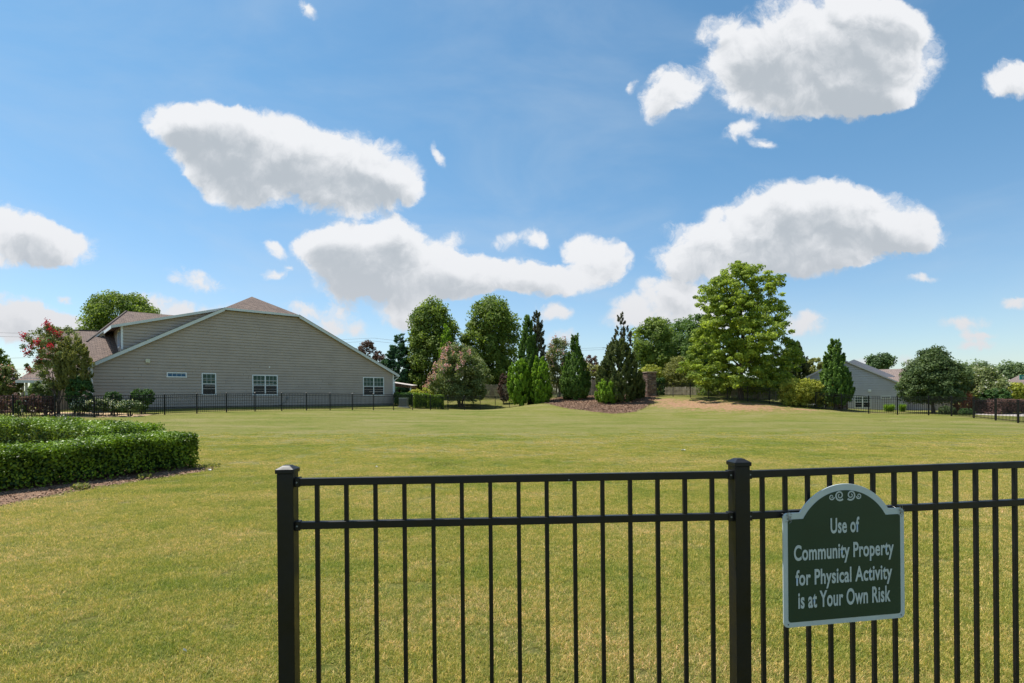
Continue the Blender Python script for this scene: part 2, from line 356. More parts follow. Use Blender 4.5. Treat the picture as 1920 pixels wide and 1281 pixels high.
def ground_material():
    m, nt, b = new_mat('lawn_turf'); L = nt.links.new
    geo, noise, ramp, mix, c = grass_colour(nt)
    fine = ramp(noise(28, 8, .8), [(.32, (.30, .34, .28)), (.5, (.88, .88, .88)), (.68, (1.45, 1.38, 1.30))])
    c = mix(.85, c, fine, 'MULTIPLY')
    # bare clay on the berm: masked by distance from its crest line
    def blob(cx, cy, rx, ry, rot):
        mp = nt.nodes.new('ShaderNodeMapping'); mp.vector_type = 'TEXTURE'
        mp.inputs['Location'].default_value = (cx, cy, 0); mp.inputs['Rotation'].default_value = (0, 0, rot); mp.inputs['Scale'].default_value = (rx, ry, 1e6)
        t = nt.nodes.new('ShaderNodeTexGradient'); t.gradient_type = 'SPHERICAL'
        L(geo.outputs['Position'], mp.inputs[0]); L(mp.outputs[0], t.inputs[0]); return t.outputs['Fac']
    tot = None
    for (px, py, Z, rx, ry, rot) in SOIL:
        u, v = ray(px, py); q = blob(u*Z, Z, rx, ry, rot)
        if tot is None: tot = q
        else:
            a = nt.nodes.new('ShaderNodeMath'); a.operation = 'MAXIMUM'; L(tot, a.inputs[0]); L(q, a.inputs[1]); tot = a.outputs[0]
    n = nt.nodes.new('ShaderNodeMath'); n.operation = 'MULTIPLY_ADD'; L(noise(1.9, 6, .7), n.inputs[0]); n.inputs[1].default_value = 2.6; n.inputs[2].default_value = -1.42
    s = nt.nodes.new('ShaderNodeMath'); s.operation = 'ADD'; L(n.outputs[0], s.inputs[0]); L(tot, s.inputs[1])
    mr = nt.nodes.new('ShaderNodeMapRange'); L(s.outputs[0], mr.inputs[0]); mr.inputs[1].default_value = .26; mr.inputs[2].default_value = .68
    clay = ramp(noise(5, 7, .8), [(.35, (.17, .095, .055)), (.62, (.44, .265, .155))])
    c = mix(mr.outputs[0], c, clay)
    L(c, b.inputs['Base Color']); b.inputs['Roughness'].default_value = .9; b.inputs['Specular IOR Level'].default_value = .1
    bp = nt.nodes.new('ShaderNodeBump'); bp.inputs['Distance'].default_value = .06; bp.inputs['Strength'].default_value = 1.0
    L(noise(16, 8, .75), bp.inputs['Height']); L(bp.outputs[0], b.inputs['Normal'])
    return m
SOIL = [(1290, 755, 47.5, 8, 5.0, -.6), (1385, 760, 44.5, 8, 5.2, -.6), (1335, 758, 46, 6, 4.5, 0), (1240, 748, 50.5, 3, 2, 0), (1500, 768, 42.5, 2.5, 1.2, -.5)]
def blade_material():
    m, nt, b = new_mat('grass_blade'); L = nt.links.new
    geo, noise, ramp, mix, c = grass_colour(nt)
    at = nt.nodes.new('ShaderNodeAttribute'); at.attribute_name = 'tint'
    t = ramp(at.outputs['Fac'], [(0, (.42, .60, .30)), (.50, (1.0, 1.08, .85)), (.78, (1.35, 1.28, 1.1)), (.82, (2.3, 1.9, 2.6))])
    c = mix(1.0, c, t, 'MULTIPLY')
    c = mix(1.0, c, (1.72, 1.55, 1.6), 'MULTIPLY')
    L(c, b.inputs['Base Color']); b.inputs['Roughness'].default_value = .55; b.inputs['Specular IOR Level'].default_value = .3
    tr = nt.nodes.new('ShaderNodeBsdfTranslucent'); L(mix(1.0, c, (1.35, 1.4, .9), 'MULTIPLY'), tr.inputs[0])
    mx = nt.nodes.new('ShaderNodeMixShader'); mx.inputs[0].default_value = .4
    L(b.outputs[0], mx.inputs[1]); L(tr.outputs[0], mx.inputs[2]); L(mx.outputs[0], nt.nodes['Material Output'].inputs[0])
    return m
def mulch_material():
    m, nt, b = new_mat('bark_mulch'); L = nt.links.new
    tc = nt.nodes.new('ShaderNodeTexCoord')
    v = nt.nodes.new('ShaderNodeTexVoronoi'); v.inputs['Scale'].default_value = 26; L(tc.outputs['Object'], v.inputs['Vector'])
    n = nt.nodes.new('ShaderNodeTexNoise'); n.inputs['Scale'].default_value = 1.2; n.inputs['Detail'].default_value = 7; n.inputs['Roughness'].default_value = .7; L(tc.outputs['Object'], n.inputs['Vector'])
    r = nt.nodes.new('ShaderNodeValToRGB'); r.color_ramp.elements[0].color = (.11, .058, .034, 1); r.color_ramp.elements[1].color = (.38, .225, .138, 1)
    mx = nt.nodes.new('ShaderNodeMix'); mx.data_type = 'FLOAT'; mx.inputs[0].default_value = .5
    sp = nt.nodes.new('ShaderNodeSeparateColor'); L(v.outputs['Color'], sp.inputs[0]); L(sp.outputs[0], mx.inputs[2]); L(n.outputs['Fac'], mx.inputs[3])
    L(mx.outputs[0], r.inputs[0]); L(r.outputs[0], b.inputs['Base Color']); b.inputs['Roughness'].default_value = .95
    bp = nt.nodes.new('ShaderNodeBump'); bp.inputs['Distance'].default_value = .04; L(v.outputs['Distance'], bp.inputs['Height']); L(bp.outputs[0], b.inputs['Normal'])
    return m
MT['mulch'] = mulch_material()
LEAF = {
 'maple':   leaf_mat('maple_leaf', (.050, .080, .012), (.190, .225, .032), .45),
 'oak':     leaf_mat('oak_leaf', (.036, .064, .012), (.128, .160, .030), .40),
 'darkoak': leaf_mat('dark_oak_leaf', (.026, .052, .014), (.075, .115, .026), .34),
 'elm':     leaf_mat('elm_leaf', (.022, .040, .013), (.076, .102, .036), .30),
 'bright':  leaf_mat('bright_arborvitae_leaf', (.050, .100, .010), (.150, .225, .020), .38),
 'cypress': leaf_mat('cypress_leaf', (.030, .062, .012), (.080, .130, .022), .32),
 'darkcyp': leaf_mat('dark_cypress_leaf', (.022, .036, .010), (.072, .084, .022), .25),
 'rusty':   leaf_mat('rusty_cypress_leaf', (.030, .036, .020), (.075, .070, .038), .2),
 'spruce':  leaf_mat('blue_green_spruce_leaf', (.014, .040, .020), (.038, .085, .034), .25),
 'crepe':   leaf_mat('crepe_myrtle_leaf', (.050, .072, .024), (.125, .140, .050), .34, c3=(.26, .19, .13)),
 'crepew':  leaf_mat('pale_crepe_myrtle_leaf', (.045, .065, .02), (.13, .145, .055), .36, c3=(.42, .36, .28)),
 'yellow':  leaf_mat('yellow_green_leaf', (.095, .115, .015), (.250, .240, .045), .4),
 'olive':   leaf_mat('olive_shrub_leaf', (.062, .072, .020), (.155, .150, .042), .34),
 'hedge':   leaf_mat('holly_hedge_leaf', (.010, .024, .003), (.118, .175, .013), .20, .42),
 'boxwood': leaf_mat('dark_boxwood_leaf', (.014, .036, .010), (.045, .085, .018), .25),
 'purple':  leaf_mat('purple_shrub_leaf', (.040, .022, .022), (.125, .070, .060), .25),
 'maroon':  leaf_mat('maroon_tree_leaf', (.035, .022, .018), (.085, .048, .036), .25),
 'redgrass':leaf_mat('red_shrub_leaf', (.14, .06, .03), (.30, .11, .06), .3, c3=(.6, .10, .06)),
 'pine':    leaf_mat('pine_needle', (.024, .045, .016), (.060, .092, .030), .2),
 'red':     leaf_mat('crimson_blossom', (.30, .010, .030), (.62, .04, .085), .3),
 'pink':    leaf_mat('pink_blossom', (.42, .20, .22), (.68, .42, .44), .3),
 'whiteb':  leaf_mat('white_blossom', (.55, .53, .42), (.80, .78, .68), .3),
 'distant': leaf_mat('distant_tree_leaf', (.045, .068, .030), (.095, .125, .050), .3),
}

# ------------------------------------------------------------------ terrain
def ZA(px, py=770): return 54.0/(1-.811*ray(px, py)[0])          # depth of the left iron fence
def ZB(px, py=760): return 68.8/(1+1.036*ray(px, py)[0])         # depth of the right iron fence
FA = [(-62,786),(24.6,784.2),(103,785),(176.7,782.7),(244.8,780),(308.8,777),(369.2,775.4),(424.8,774.2),(478.3,772),(528.3,770.4),(574.8,770),(619,769.6),
      (660.8,769.2),(700.2,769),(737.9,769),(773.7,769),(807.2,768.8),(840,768.8),(870.6,769),(900.5,769.6),(928.7,770)]
FA3 = [W(x, y, ZA(x, y)) for x, y in FA]
FA3 += [W(955.5, 766.4, 53.2), W(981, 762, 53.8), W(1006, 758, 54.2)]
FB = [(1232,743),(1262,744),(1294.6,745.5),(1328.5,747.4),(1364,750),(1402,753.5),(1442.5,757),(1485,761),(1529.9,766.5),(1577.8,771.7),(1629,776),(1682.8,777.6),(1741,778.8)]
FB3 = [W(x, y, ZB(x, y)) for x, y in FB]
FC = [(1784,780.5,36.6),(1826,784.6,34.8),(1867,788.8,33.0),(1909,793.5,31.4),(1952,798,29.8)]
FC3 = [W(*p) for p in FC]
ctrl = [(x, y, 0) for x in (-8, -3, 3, 8) for y in (-6, 1, 7)] + [(-16, 2, 0), (16, 2, 0), (0, 12, .05), (8, 13, .04), (16, 14, .03), (-7.2, 11.6, .08), (-12, 12, .12), (-8.5, 8.6, .0),
        (-3, 22, .18), (8, 24, .12), (18, 24, .06), (-14, 22, .3), (-22, 24, .5), (0, 34, .28), (12, 33, .16)]
ctrl += FA3[::3] + [FA3[-1]] + FB3[::2] + FC3[::2]
ctrl += [W(310,764,42), W(735,761.5,51.5), W(1000,758,51), W(1060,746,56), W(1060,765,47), W(1110,770,44), W(1150,778,41), W(1200,770,44.5), W(1215,742.5,54), W(1150,743,56),
         W(1260,776,42.5), W(1330,786,37), W(1420,786,36.5), W(1500,783,37), W(1280,759,47.5), W(1380,768,43), W(1150,758,49), W(870,762,57),
         (-34, 42, .95), (-34, 56, 1.0), (-20, 60, 1.0), (-5, 62, 1.5), (10, 64, 1.7), (20, 58, 1.6), (32, 50, .25), (38, 42, .15), (42, 34, .1), (45, 60, .2), (-45, 34, .7), (30, 66, .8)]
ctrl += [(120*math.cos(a), 120*math.sin(a), .6 if math.sin(a) > .2 else 0) for a in np.linspace(0, 2*math.pi, 12, endpoint=False)]
ctrl = np.array(ctrl, float)
def _U(r2): return r2*np.log(np.maximum(r2, 1e-9))*.5
def _tps(c, lam=.4):
    P = c[:, :2]/30; n = len(P)
    K = _U(((P[:, None]-P[None])**2).sum(2)); Q = np.hstack([np.ones((n, 1)), P])
    A = np.zeros((n+3, n+3)); A[:n, :n] = K+lam*1e-3*np.eye(n); A[:n, n:] = Q; A[n:, :n] = Q.T
    return P, np.linalg.solve(A, np.concatenate([c[:, 2], np.zeros(3)]))
_P, _Wt = _tps(ctrl)
def ground_np(X, Y):
    q = np.stack([X.ravel(), Y.ravel()], 1)/30
    out = np.empty(len(q)); n = len(_P)
    for i in range(0, len(q), 20000):
        s = q[i:i+20000]; out[i:i+20000] = _U(((s[:, None]-_P[None])**2).sum(2))@_Wt[:n] + _Wt[n] + s@_Wt[n+1:]
    r = np.hypot(X.ravel(), Y.ravel()); f = np.clip((r-75)/40, 0, 1); f = f*f*(3-2*f)
    far = np.where(Y.ravel() > 0, .6, 0.)
    return (out*(1-f)+far*f).reshape(X.shape)
def gz(x, y): return float(ground_np(np.array([x], float), np.array([y], float))[0])

ang = np.linspace(0, 2*math.pi, 361)[:-1]; rad = np.concatenate([[.3], np.geomspace(.8, 20, 60), np.geomspace(21, 110, 100), np.geomspace(118, 3200, 22)])
RR, AA = np.meshgrid(rad, ang, indexing='ij'); GX, GY = RR*np.cos(AA), RR*np.sin(AA); GZ = ground_np(GX, GY)
verts = np.stack([GX, GY, GZ], 2).reshape(-1, 3); nr, na = len(rad), len(ang)
faces = [(i*na+j, (i+1)*na+j, (i+1)*na+(j+1) % na, i*na+(j+1) % na) for i in range(nr-1) for j in range(na)] + [tuple(range(na))]
gm = bpy.data.meshes.new('ground'); gm.from_pydata(verts.tolist(), [], faces); gm.shade_smooth()
link('ground', gm, ground_material(), label='mown lawn rising gently to a clay berm at the back', kind='structure')

def sheet(name, poly, lift, mat, step=.35, wob=.12, seed=1, **k):
    """a thin sheet that follows the terrain inside a polygon of (x, y)"""
    poly = np.array(poly, float); rng = np.random.default_rng(seed)
    # resample the outline and fan it towards the centroid in rings
    pts = []
    for a, b in zip(poly, np.roll(poly, -1, 0)):
        m = max(1, int(np.hypot(*(b-a))/step))
        for i in range(m): pts.append(a+(b-a)*i/m)
    pts = np.array(pts); pts += rng.normal(0, wob, pts.shape); c = pts.mean(0); rings = 14
    V, Fc = [], []
    for r in range(rings+1):
        t = r/rings; q = c+(pts-c)*(1-t*.999); V.append(q)
    V = np.concatenate(V); n = len(pts); z = ground_np(V[:, 0], V[:, 1])
    edge = np.repeat(np.clip(np.arange(rings+1)/1.0, 0, 1), n)
    z = z + (-.03+(lift+.03)*edge) + rng.normal(0, .006, len(z))*edge
    for r in range(rings):
        for i in range(n): Fc.append((r*n+i, r*n+(i+1) % n, (r+1)*n+(i+1) % n, (r+1)*n+i))
    me = bpy.data.meshes.new(name); me.from_pydata(np.column_stack([V, z]).tolist(), [], Fc); me.shade_smooth()
    return link(name, me, mat, **k)
def PG(px, py, Z): return W(px, py, Z)[:2]
BED = [PG(1012,757,52),PG(1040,762,48.5),PG(1075,768,45.5),PG(1110,773,43),PG(1150,777,41.7),PG(1185,775,43),PG(1212,764,46.5),PG(1228,752,50.5),PG(1235,744,54.5),PG(1190,742,57.5),PG(1100,745,58.5),PG(1030,748,57)]
sheet('mulch_bed', BED,
      .03, MT['mulch'], .5, label='brown bark mulch bed sloping down below the cypress trees', kind='structure')

# ------------------------------------------------------------------ grass blades near the camera
def grass_tile(seed, n, size, hmin, hmax):
    rng = np.random.default_rng(seed)
    base = np.column_stack([rng.uniform(-size/2, size/2, (n, 2)), np.zeros(n)])
    a = rng.uniform(0, 2*np.pi, n); lean = rng.uniform(.15, 1.25, n); h = rng.uniform(hmin, hmax, n)
    d = np.column_stack([np.cos(a)*np.sin(lean), np.sin(a)*np.sin(lean), np.cos(lean)])
    a2 = a+rng.normal(0, .6, n); l2 = np.minimum(lean+rng.uniform(.1, .8, n), 1.5)
    d2 = np.column_stack([np.cos(a2)*np.sin(l2), np.sin(a2)*np.sin(l2), np.cos(l2)])
    w = rng.uniform(.0009, .0018, n)[:, None]; b = np.column_stack([-np.sin(a), np.cos(a), np.zeros(n)])*w
    p1 = base+d*h[:, None]*.55; p2 = p1+d2*h[:, None]*.55
    q1 = np.stack([base-b, base+b, p1+b*.8, p1-b*.8], 1); q2 = np.stack([p1-b*.8, p1+b*.8, p2+b*.15, p2-b*.15], 1)
    t = np.where(rng.random(n) < .17, rng.uniform(.85, 1, n), rng.uniform(0, .78, n))
    V = np.concatenate([q1, q2]).reshape(-1, 3)
    return np_mesh('grass_tile', V, 2*n, 4, np.concatenate([t, t]))
gcoll = bpy.data.collections.new('grass_tiles'); bm = blade_material()
for i in range(4):
    me = grass_tile(i, 700, .30, .016, .036); me.materials.append(bm)
    gcoll.objects.link(bpy.data.objects.new('grass_tile', me))
def lawn_patch(hole):
    hole = np.array(hole)
    def inside(x, y):
        c = False; n = len(hole)
        for i in range(n):
            (x0, y0), (x1, y1) = hole[i], hole[i-1]
            if (y0 > y) != (y1 > y) and x < (x1-x0)*(y-y0)/(y1-y0)+x0: c = not c
        return c
    ys = np.concatenate([np.arange(1.9, 8, .3), np.arange(8, 17, .12), np.arange(17, 24, .6)])
    V, Fc, D = [], [], []; nx = 130
    for y in ys:
        xs = np.linspace(-(y*1.02+.6), y*1.02+.6, nx)
        for x in xs: V.append((x, y)); D.append(0 if x < -5 and y > 6.5 and inside(x, y) else 46*max(0, min(1, (23-y)/14))**1.3*(1 if y < 9 else .8))
    V = np.array(V); z = ground_np(V[:, 0], V[:, 1])
    for i in range(len(ys)-1):
        for j in range(nx-1): Fc.append((i*nx+j, i*nx+j+1, (i+1)*nx+j+1, (i+1)*nx+j))
    me = bpy.data.meshes.new('lawn_grass'); me.from_pydata(np.column_stack([V, z+.001]).tolist(), [], Fc)
    a = me.attributes.new('dens', 'FLOAT', 'POINT'); a.data.foreach_set('value', np.array(D, np.float32))
    o = link('lawn_grass', me, bm, label='short yellow-green turf blades mixed with straw', kind='stuff')
    ng = bpy.data.node_groups.new('scatter_grass', 'GeometryNodeTree')
    ng.interface.new_socket('Geometry', in_out='INPUT', socket_type='NodeSocketGeometry')
    ng.interface.new_socket('Geometry', in_out='OUTPUT', socket_type='NodeSocketGeometry')
    n = ng.nodes.new; l = ng.links.new
    gi, go = n('NodeGroupInput'), n('NodeGroupOutput')
    na_ = n('GeometryNodeInputNamedAttribute'); na_.data_type = 'FLOAT'; na_.inputs[0].default_value = 'dens'
    dp = n('GeometryNodeDistributePointsOnFaces'); l(gi.outputs[0], dp.inputs['Mesh']); l(na_.outputs[0], dp.inputs['Density'])
    ci = n('GeometryNodeCollectionInfo'); ci.inputs[0].default_value = gcoll; ci.inputs[1].default_value = True; ci.inputs[2].default_value = True
    ip = n('GeometryNodeInstanceOnPoints'); l(dp.outputs['Points'], ip.inputs['Points']); l(ci.outputs[0], ip.inputs['Instance'])
    ip.inputs['Pick Instance'].default_value = True
    rv = n('FunctionNodeRandomValue'); rv.data_type = 'FLOAT_VECTOR'; rv.inputs[0].default_value = (0, 0, 0); rv.inputs[1].default_value = (0, 0, 6.283); l(rv.outputs[0], ip.inputs['Rotation'])
    rs = n('FunctionNodeRandomValue'); rs.data_type = 'FLOAT'; rs.inputs[2].default_value = .75; rs.inputs[3].default_value = 1.2; rs.inputs['Seed'].default_value = 5
    l(rs.outputs[1], ip.inputs['Scale']); l(ip.outputs[0], go.inputs[0])
    md = o.modifiers.new('scatter', 'NODES'); md.node_group = ng

# ------------------------------------------------------------------ vegetation
def interp_prof(prof, t):
    a = np.array(prof, float); return np.interp(t, a[:, 0], a[:, 1])
def crown(rng, prof, nc, cr, nl, style='broad', leaf=(.20, .15), inner=.45, lump=.16, flat=.9):
    """prof: [(z, radius)] ascending z. returns leaf centres, normals, axes, lengths, widths, tints"""
    z = np.array(prof)[:, 0]; zz = rng.uniform(z[0], z[-1], nc*8); rr = interp_prof(prof, zz)
    keep = rng.random(len(zz)) < (rr/rr.max())**1.2+.03; zz = zz[keep][:nc]; rr = rr[keep][:nc]; nc = len(zz)
    th = rng.uniform(0, 2*np.pi, nc); ph = rng.uniform(0, 6.28, 4)
    lum = 1+lump*(np.sin(2*th+ph[0]+zz*.9)+.7*np.sin(3*th+ph[1]-zz*1.6)+.5*np.sin(5*th+ph[2]+zz*2.3))/1.3
    q = 1-(1-inner)*rng.random(nc)**1.7
    r = rr*lum*q
    c = np.column_stack([r*np.cos(th), r*np.sin(th), zz]); out = norm(np.column_stack([np.cos(th), np.sin(th), np.full(nc, .4)]))
    ctint = rng.normal(0, .16, nc)
    i = rng.integers(0, nc, nl); size = cr*(.55+.75*rng.random(nc))[i]
    if style == 'broad':
        d = norm(rng.normal(0, 1, (nl, 3))); d[:, 2] = np.where(rng.random(nl) < .68, np.abs(d[:, 2]), -np.abs(d[:, 2]))
        P = c[i]+d*(size*rng.random(nl)**.45)[:, None]*np.array([1, 1, flat])
        Nn = norm(d*.75+np.array([-.12, -.22, .30])+rng.normal(0, .50, (nl, 3))); A = norm(rng.normal(0, 1, (nl, 3)))
        tint = np.clip(.45+ctint[i]+rng.normal(0, .2, nl), 0, 1)
    else:
        up = 1.0 if style == 'spire' else -.05
        ax = norm(out[i]*(.7 if style == 'spire' else 1.0)+np.array([0, 0, up])); t = rng.random(nl)
        off = rng.normal(0, .30, (nl, 3))*size[:, None]*(1.05-t)[:, None]
        P = c[i]+ax*(t*size*1.5-.4*size)[:, None]+off
        A = norm(ax+rng.normal(0, .45, (nl, 3))); Nn = norm(out[i]+rng.normal(0, .65, (nl, 3)))
        tint = np.clip(.30+ctint[i]+.35*t+rng.normal(0, .14, nl), 0, 1)
    s = rng.uniform(.7, 1.25, nl)
    return c, (P, Nn, A, leaf[0]*s, leaf[1]*s, tint)
def px_prof(px, Z, base, pts):
    """[(y_px, halfwidth_px)] -> [(height above base, radius)]"""
    return sorted([(max(.02, W(px, y, Z)[2]-base), w*Z/F) for y, w in pts])
COUNT = [0]
def tree(name, label, cat, px, Z, pts, mat, nl, leaf=(.2, .15), nc=None, cr=None, style='broad', base_y=None, trunk=.16, limbs=10, seed=None, group=None,
         inner=.45, lump=.16, flat=.95, blossom=None, bark='bark', stems=1, crown_name='crown', trunk_top=.8):
    COUNT[0] += 1; rng = np.random.default_rng(seed if seed is not None else COUNT[0]*7+1)
    x, y, _ = W(px, 745, Z); b = gz(x, y) if base_y is None else W(px, base_y, Z)[2]
    root = empty(name, (x, y, b), label=label, cat=cat, group=group)
    if style == 'broad': pts = [(y_, w_*.86) for y_, w_ in pts]
    else: lump = min(lump, .12) if lump < .3 else lump; inner = max(inner, .6); nl = int(nl*1.4); nc = int((nc or 100)*1.5); cr = (cr or .5)*.82
    prof = px_prof(px, Z, b, pts); H = prof[-1][0]; rmax = max(p[1] for p in prof)
    cr = (cr or rmax*.26)*.82; nc = int((nc or 120)*1.35)
    c, L6 = crown(rng, prof, nc, cr, nl, style, leaf, inner, lump, flat)
    me = leaf_mesh(rng, crown_name, *L6); link(crown_name, me, LEAF[mat], root)
    mb = MB()
    def limb(a, e, r0, r1, sag=.1):
        a, e = Vector(a), Vector(e); k = 5; P = []
        for i in range(k):
            t = i/(k-1); p = a.lerp(e, t); p += Vector(rng.normal(0, .03, 3).tolist())*(e-a).length*math.sin(t*3.14); p.z += sag*(e-a).length*math.sin(t*3.14); P.append(p)
        mb.tube(P, [r0+(r1-r0)*i/(k-1) for i in range(k)], 6, False)
    top = H*trunk_top
    for s in range(stems):
        if stems == 1: end = Vector((0, 0, top)); st = Vector((0, 0, -.15))
        else:
            a = 6.28*s/stems+.4; end = Vector((math.cos(a)*rmax*.45, math.sin(a)*rmax*.45, top*.85)); st = Vector((math.cos(a)*.1, math.sin(a)*.1, -.1))
        k = 7; P = [st.lerp(end, i/(k-1))+Vector((rng.normal(0, .012)*H, rng.normal(0, .012)*H, 0))*(1 if 0 < i else 0) for i in range(k)]
        mb.tube(P, [trunk*(1.25 if i == 0 else 1)*(1-.85*i/(k-1)) for i in range(k)], 8, False)
        if style == 'broad':
            for j in range(limbs//stems):
                f = rng.uniform(.25, .8); a = st.lerp(end, f)
                cand = c[(c[:, 2] > a.z) & (c[:, 2] < a.z+H*.35)]
                if len(cand): limb(a, cand[rng.integers(len(cand))], trunk*.45*(1-f*.6), trunk*.08)
    mb.build('trunk', MT[bark], root, smooth=True)
    if blossom:
        bm_, bn, bs, mode = blossom          # material, count, cluster radius, mode
        ic = rng.permutation(len(c))
        score = c[:, 2]/H + .5*np.hypot(c[:, 0], c[:, 1])/rmax + (-.35*c[:, 0]/rmax if 'left' in mode else 0) - (.2*c[:, 1]/rmax)
        sel = np.argsort(-score)[:max(6, len(c)//(8 if mode == 'left' else 3))]
        if 'few' in mode: sel = sel[rng.permutation(len(sel))[:20]]
        i = sel[rng.integers(0, len(sel), bn)]
        outd = norm(np.column_stack([c[i][:, :2], np.full(bn, rmax*.5)]))
        P = c[i]+outd*(cr*.9)+rng.normal(0, 1, (bn, 3))*bs*np.array([.8, .8, 1.2])
        me = leaf_mesh(rng, 'blossom', P, norm(rng.normal(0, 1, (bn, 3))), rng.normal(0, 1, (bn, 3)), np.full(bn, leaf[0]*.8), np.full(bn, leaf[0]*.7), rng.random(bn))
        link('blossom', me, LEAF[bm_], root)
    return root
def shrub(name, label, px, Z, pts, mat, nl, leaf=(.10, .07), cat='shrub', **k):
    k['nc'] = int(k.get('nc', 60)*1.8); k.setdefault('cr', pts and max(w for _, w in pts)*Z/F*.20); k.setdefault('inner', .7); k.setdefault('trunk', .035); k.setdefault('limbs', 6); k.setdefault('stems', 3); k.setdefault('crown_name', 'foliage'); k.setdefault('lump', .1)
    return tree(name, label, cat, px, Z, pts, mat, nl, leaf, **k)

# ------------------------------------------------------------------ foreground iron fence
Z1, Z2 = F/471, F/450
def rz_off(z): return E+z
p1 = Vector(W(538, 745, Z1)); p2 = Vector(W(1384, 745, Z2)); p1.z = p2.z = 0
dA = (p2-p1); LA = dA.length; dA.normalize()
a2 = R(9.5); dB = Vector((math.cos(a2), math.sin(a2), 0)); pitchB = .1063; LB = pitchB*17; p3 = p2+dB*LB
fence = empty('iron_fence', (p1.x, p1.y, 0), label='black flat-topped metal fence close up, carrying the green notice', cat='fence')
def rel(v): return Vector(v)-Vector((p1.x, p1.y, 0))
def fpost(p, rot):
    m = MB(); h = .0318; m.box(-h, h, -h, h, -.1, E-.292)
    o = m.build('post', MT['iron'], fence, rel(p), rot, bevel=.003)
    c = MB(); w = .0365; zt = E-.292
    c.box(-w, w, -w, w, zt, zt+.016); c.add([(-w, -w, zt+.016), (w, -w, zt+.016), (w, w, zt+.016), (-w, w, zt+.016), (-.014, -.014, zt+.030), (.014, -.014, zt+.030), (.014, .014, zt+.030), (-.014, .014, zt+.030)],
        [(0, 1, 5, 4), (1, 2, 6, 5), (2, 3, 7, 6), (3, 0, 4, 7), (4, 5, 6, 7)])
    c.build('post_cap', MT['iron'], o, bevel=.002)
angA = math.atan2(dA.y, dA.x)
fpost(p1, angA); fpost(p2, (angA+a2)/2); fpost(p3, a2)
pk = MB(); pk.box(-.0082, .0082, -.0082, .0082, .05, E-.344); pkm = pk.mesh('picket'); pkm.materials.append(MT['iron'])
def span(a, b, d, n, pitch0, rot):
    for z, hh in ((E-.330, .030), (E-.503, .029), (.13, .029)):
        m = MB(); m.bar(rel(a+d*.03)+Vector((0, 0, z)), rel(b-d*.03)+Vector((0, 0, z)), .026, hh); m.build('rail', MT['iron'], fence, bevel=.002)
    for i in range(1, n):
        o = link('picket', pkm, None, fence, rel(a+d*(pitch0*i)), rot)
        md = o.modifiers.new('bevel', 'BEVEL'); md.width = .0015; md.segments = 1
for P_, dd, rr_ in ((p1, dA, angA), (p2, -dA, angA), (p2, dB, a2), (p3, -dB, a2)):
    for z in (E-.330, E-.503):
        q = P_+dd*.041; o = MB().box(-.010, .010, -.0165, .0165, z-.0185, z+.0185).build('rail_bracket', MT['iron'], fence, rel(q), rr_, bevel=.002)
        MB().prism([(.0035*math.cos(t), -.0188, z+.0035*math.sin(t)) for t in np.linspace(0, 6.283, 9)[:-1]], (0, .0022, 0)).build('screw', MT['grey_metal'], o)
span(p1, p2, dA, 16, LA/16, angA); span(p2, p3, dB, 17, pitchB, a2)

# ------------------------------------------------------------------ notice board
def board_pt(px, py):
    u, v = ray(px, py); nB = Vector((-dB.y, dB.x, 0)); o = p2 - nB*.034
    t = (o.dot(nB))/(Vector((u, 1, 0)).dot(nB)); P = Vector((u*t, t, E+v*t)); return (P-p2).dot(dB), P.z
sl_, zt_l = board_pt(1468, 966); sr_, zt_r = board_pt(1695, 952); _, zb_l = board_pt(1470, 1179); _, zb_r = board_pt(1692, 1158); _, zarch = board_pt(1588, 907)
BW = sr_-sl_; zb = (zb_l+zb_r)/2; zs = (zt_l+zt_r)/2+.004; BH = zarch-zb; SH = zs-zb
def board_outline(inset, dz=0.):
    w2 = BW/2-inset; r = .012 if inset else .022; pts = []
    half = BW*.365; rise = BH-SH; Rr = (half**2+rise**2)/(2*rise); cz = SH+rise-Rr
    Ri = Rr-inset*1.25; zsh = SH-inset*1.25; ztopi = cz+Ri
    def corner(cx, cz_, a0, a1):
        for i in range(6): a = a0+(a1-a0)*i/5; pts.append((cx+r*math.cos(a), cz_+r*math.sin(a)))
    corner(-w2+r, inset+r, math.pi*1.5, math.pi) ; pts.reverse(); pts2 = pts[:]; pts.clear()
    corner(w2-r, inset+r, -math.pi/2, 0); corner(w2-r, zsh-r, 0, math.pi/2)
    right = pts[:]; aft = math.asin(max(-1, min(1, (zsh-cz)/Ri)))
    arc = [(Ri*math.cos(aft+(math.pi-2*aft)*i/40), cz+Ri*math.sin(aft+(math.pi-2*aft)*i/40)) for i in range(41)]
    left = [(-x, z) for x, z in reversed(right)]
    return right+arc+left, ztopi
def flat_prism(pts, y0, y1): return [(x, y0, z) for x, z in pts], (0, y1-y0, 0)
bc = p2+dB*((sl_+sr_)/2); nB = Vector((-dB.y, dB.x, 0))
sign = empty('notice_sign', (bc.x-nB.x*.034, bc.y-nB.y*.034, zb), a2, label='green arched notice board with white rim wired to the fence', cat='sign')
o_out, _z = board_outline(0); o_in, ztopi = board_outline(BW*.037)
MB().prism(*flat_prism(o_out, 0, .006)).build('board', MT['rim'], sign, bevel=.0012)
MB().prism(*flat_prism(o_in, -.0012, .001)).build('green_panel', MT['green'], sign)
import bpy as _b
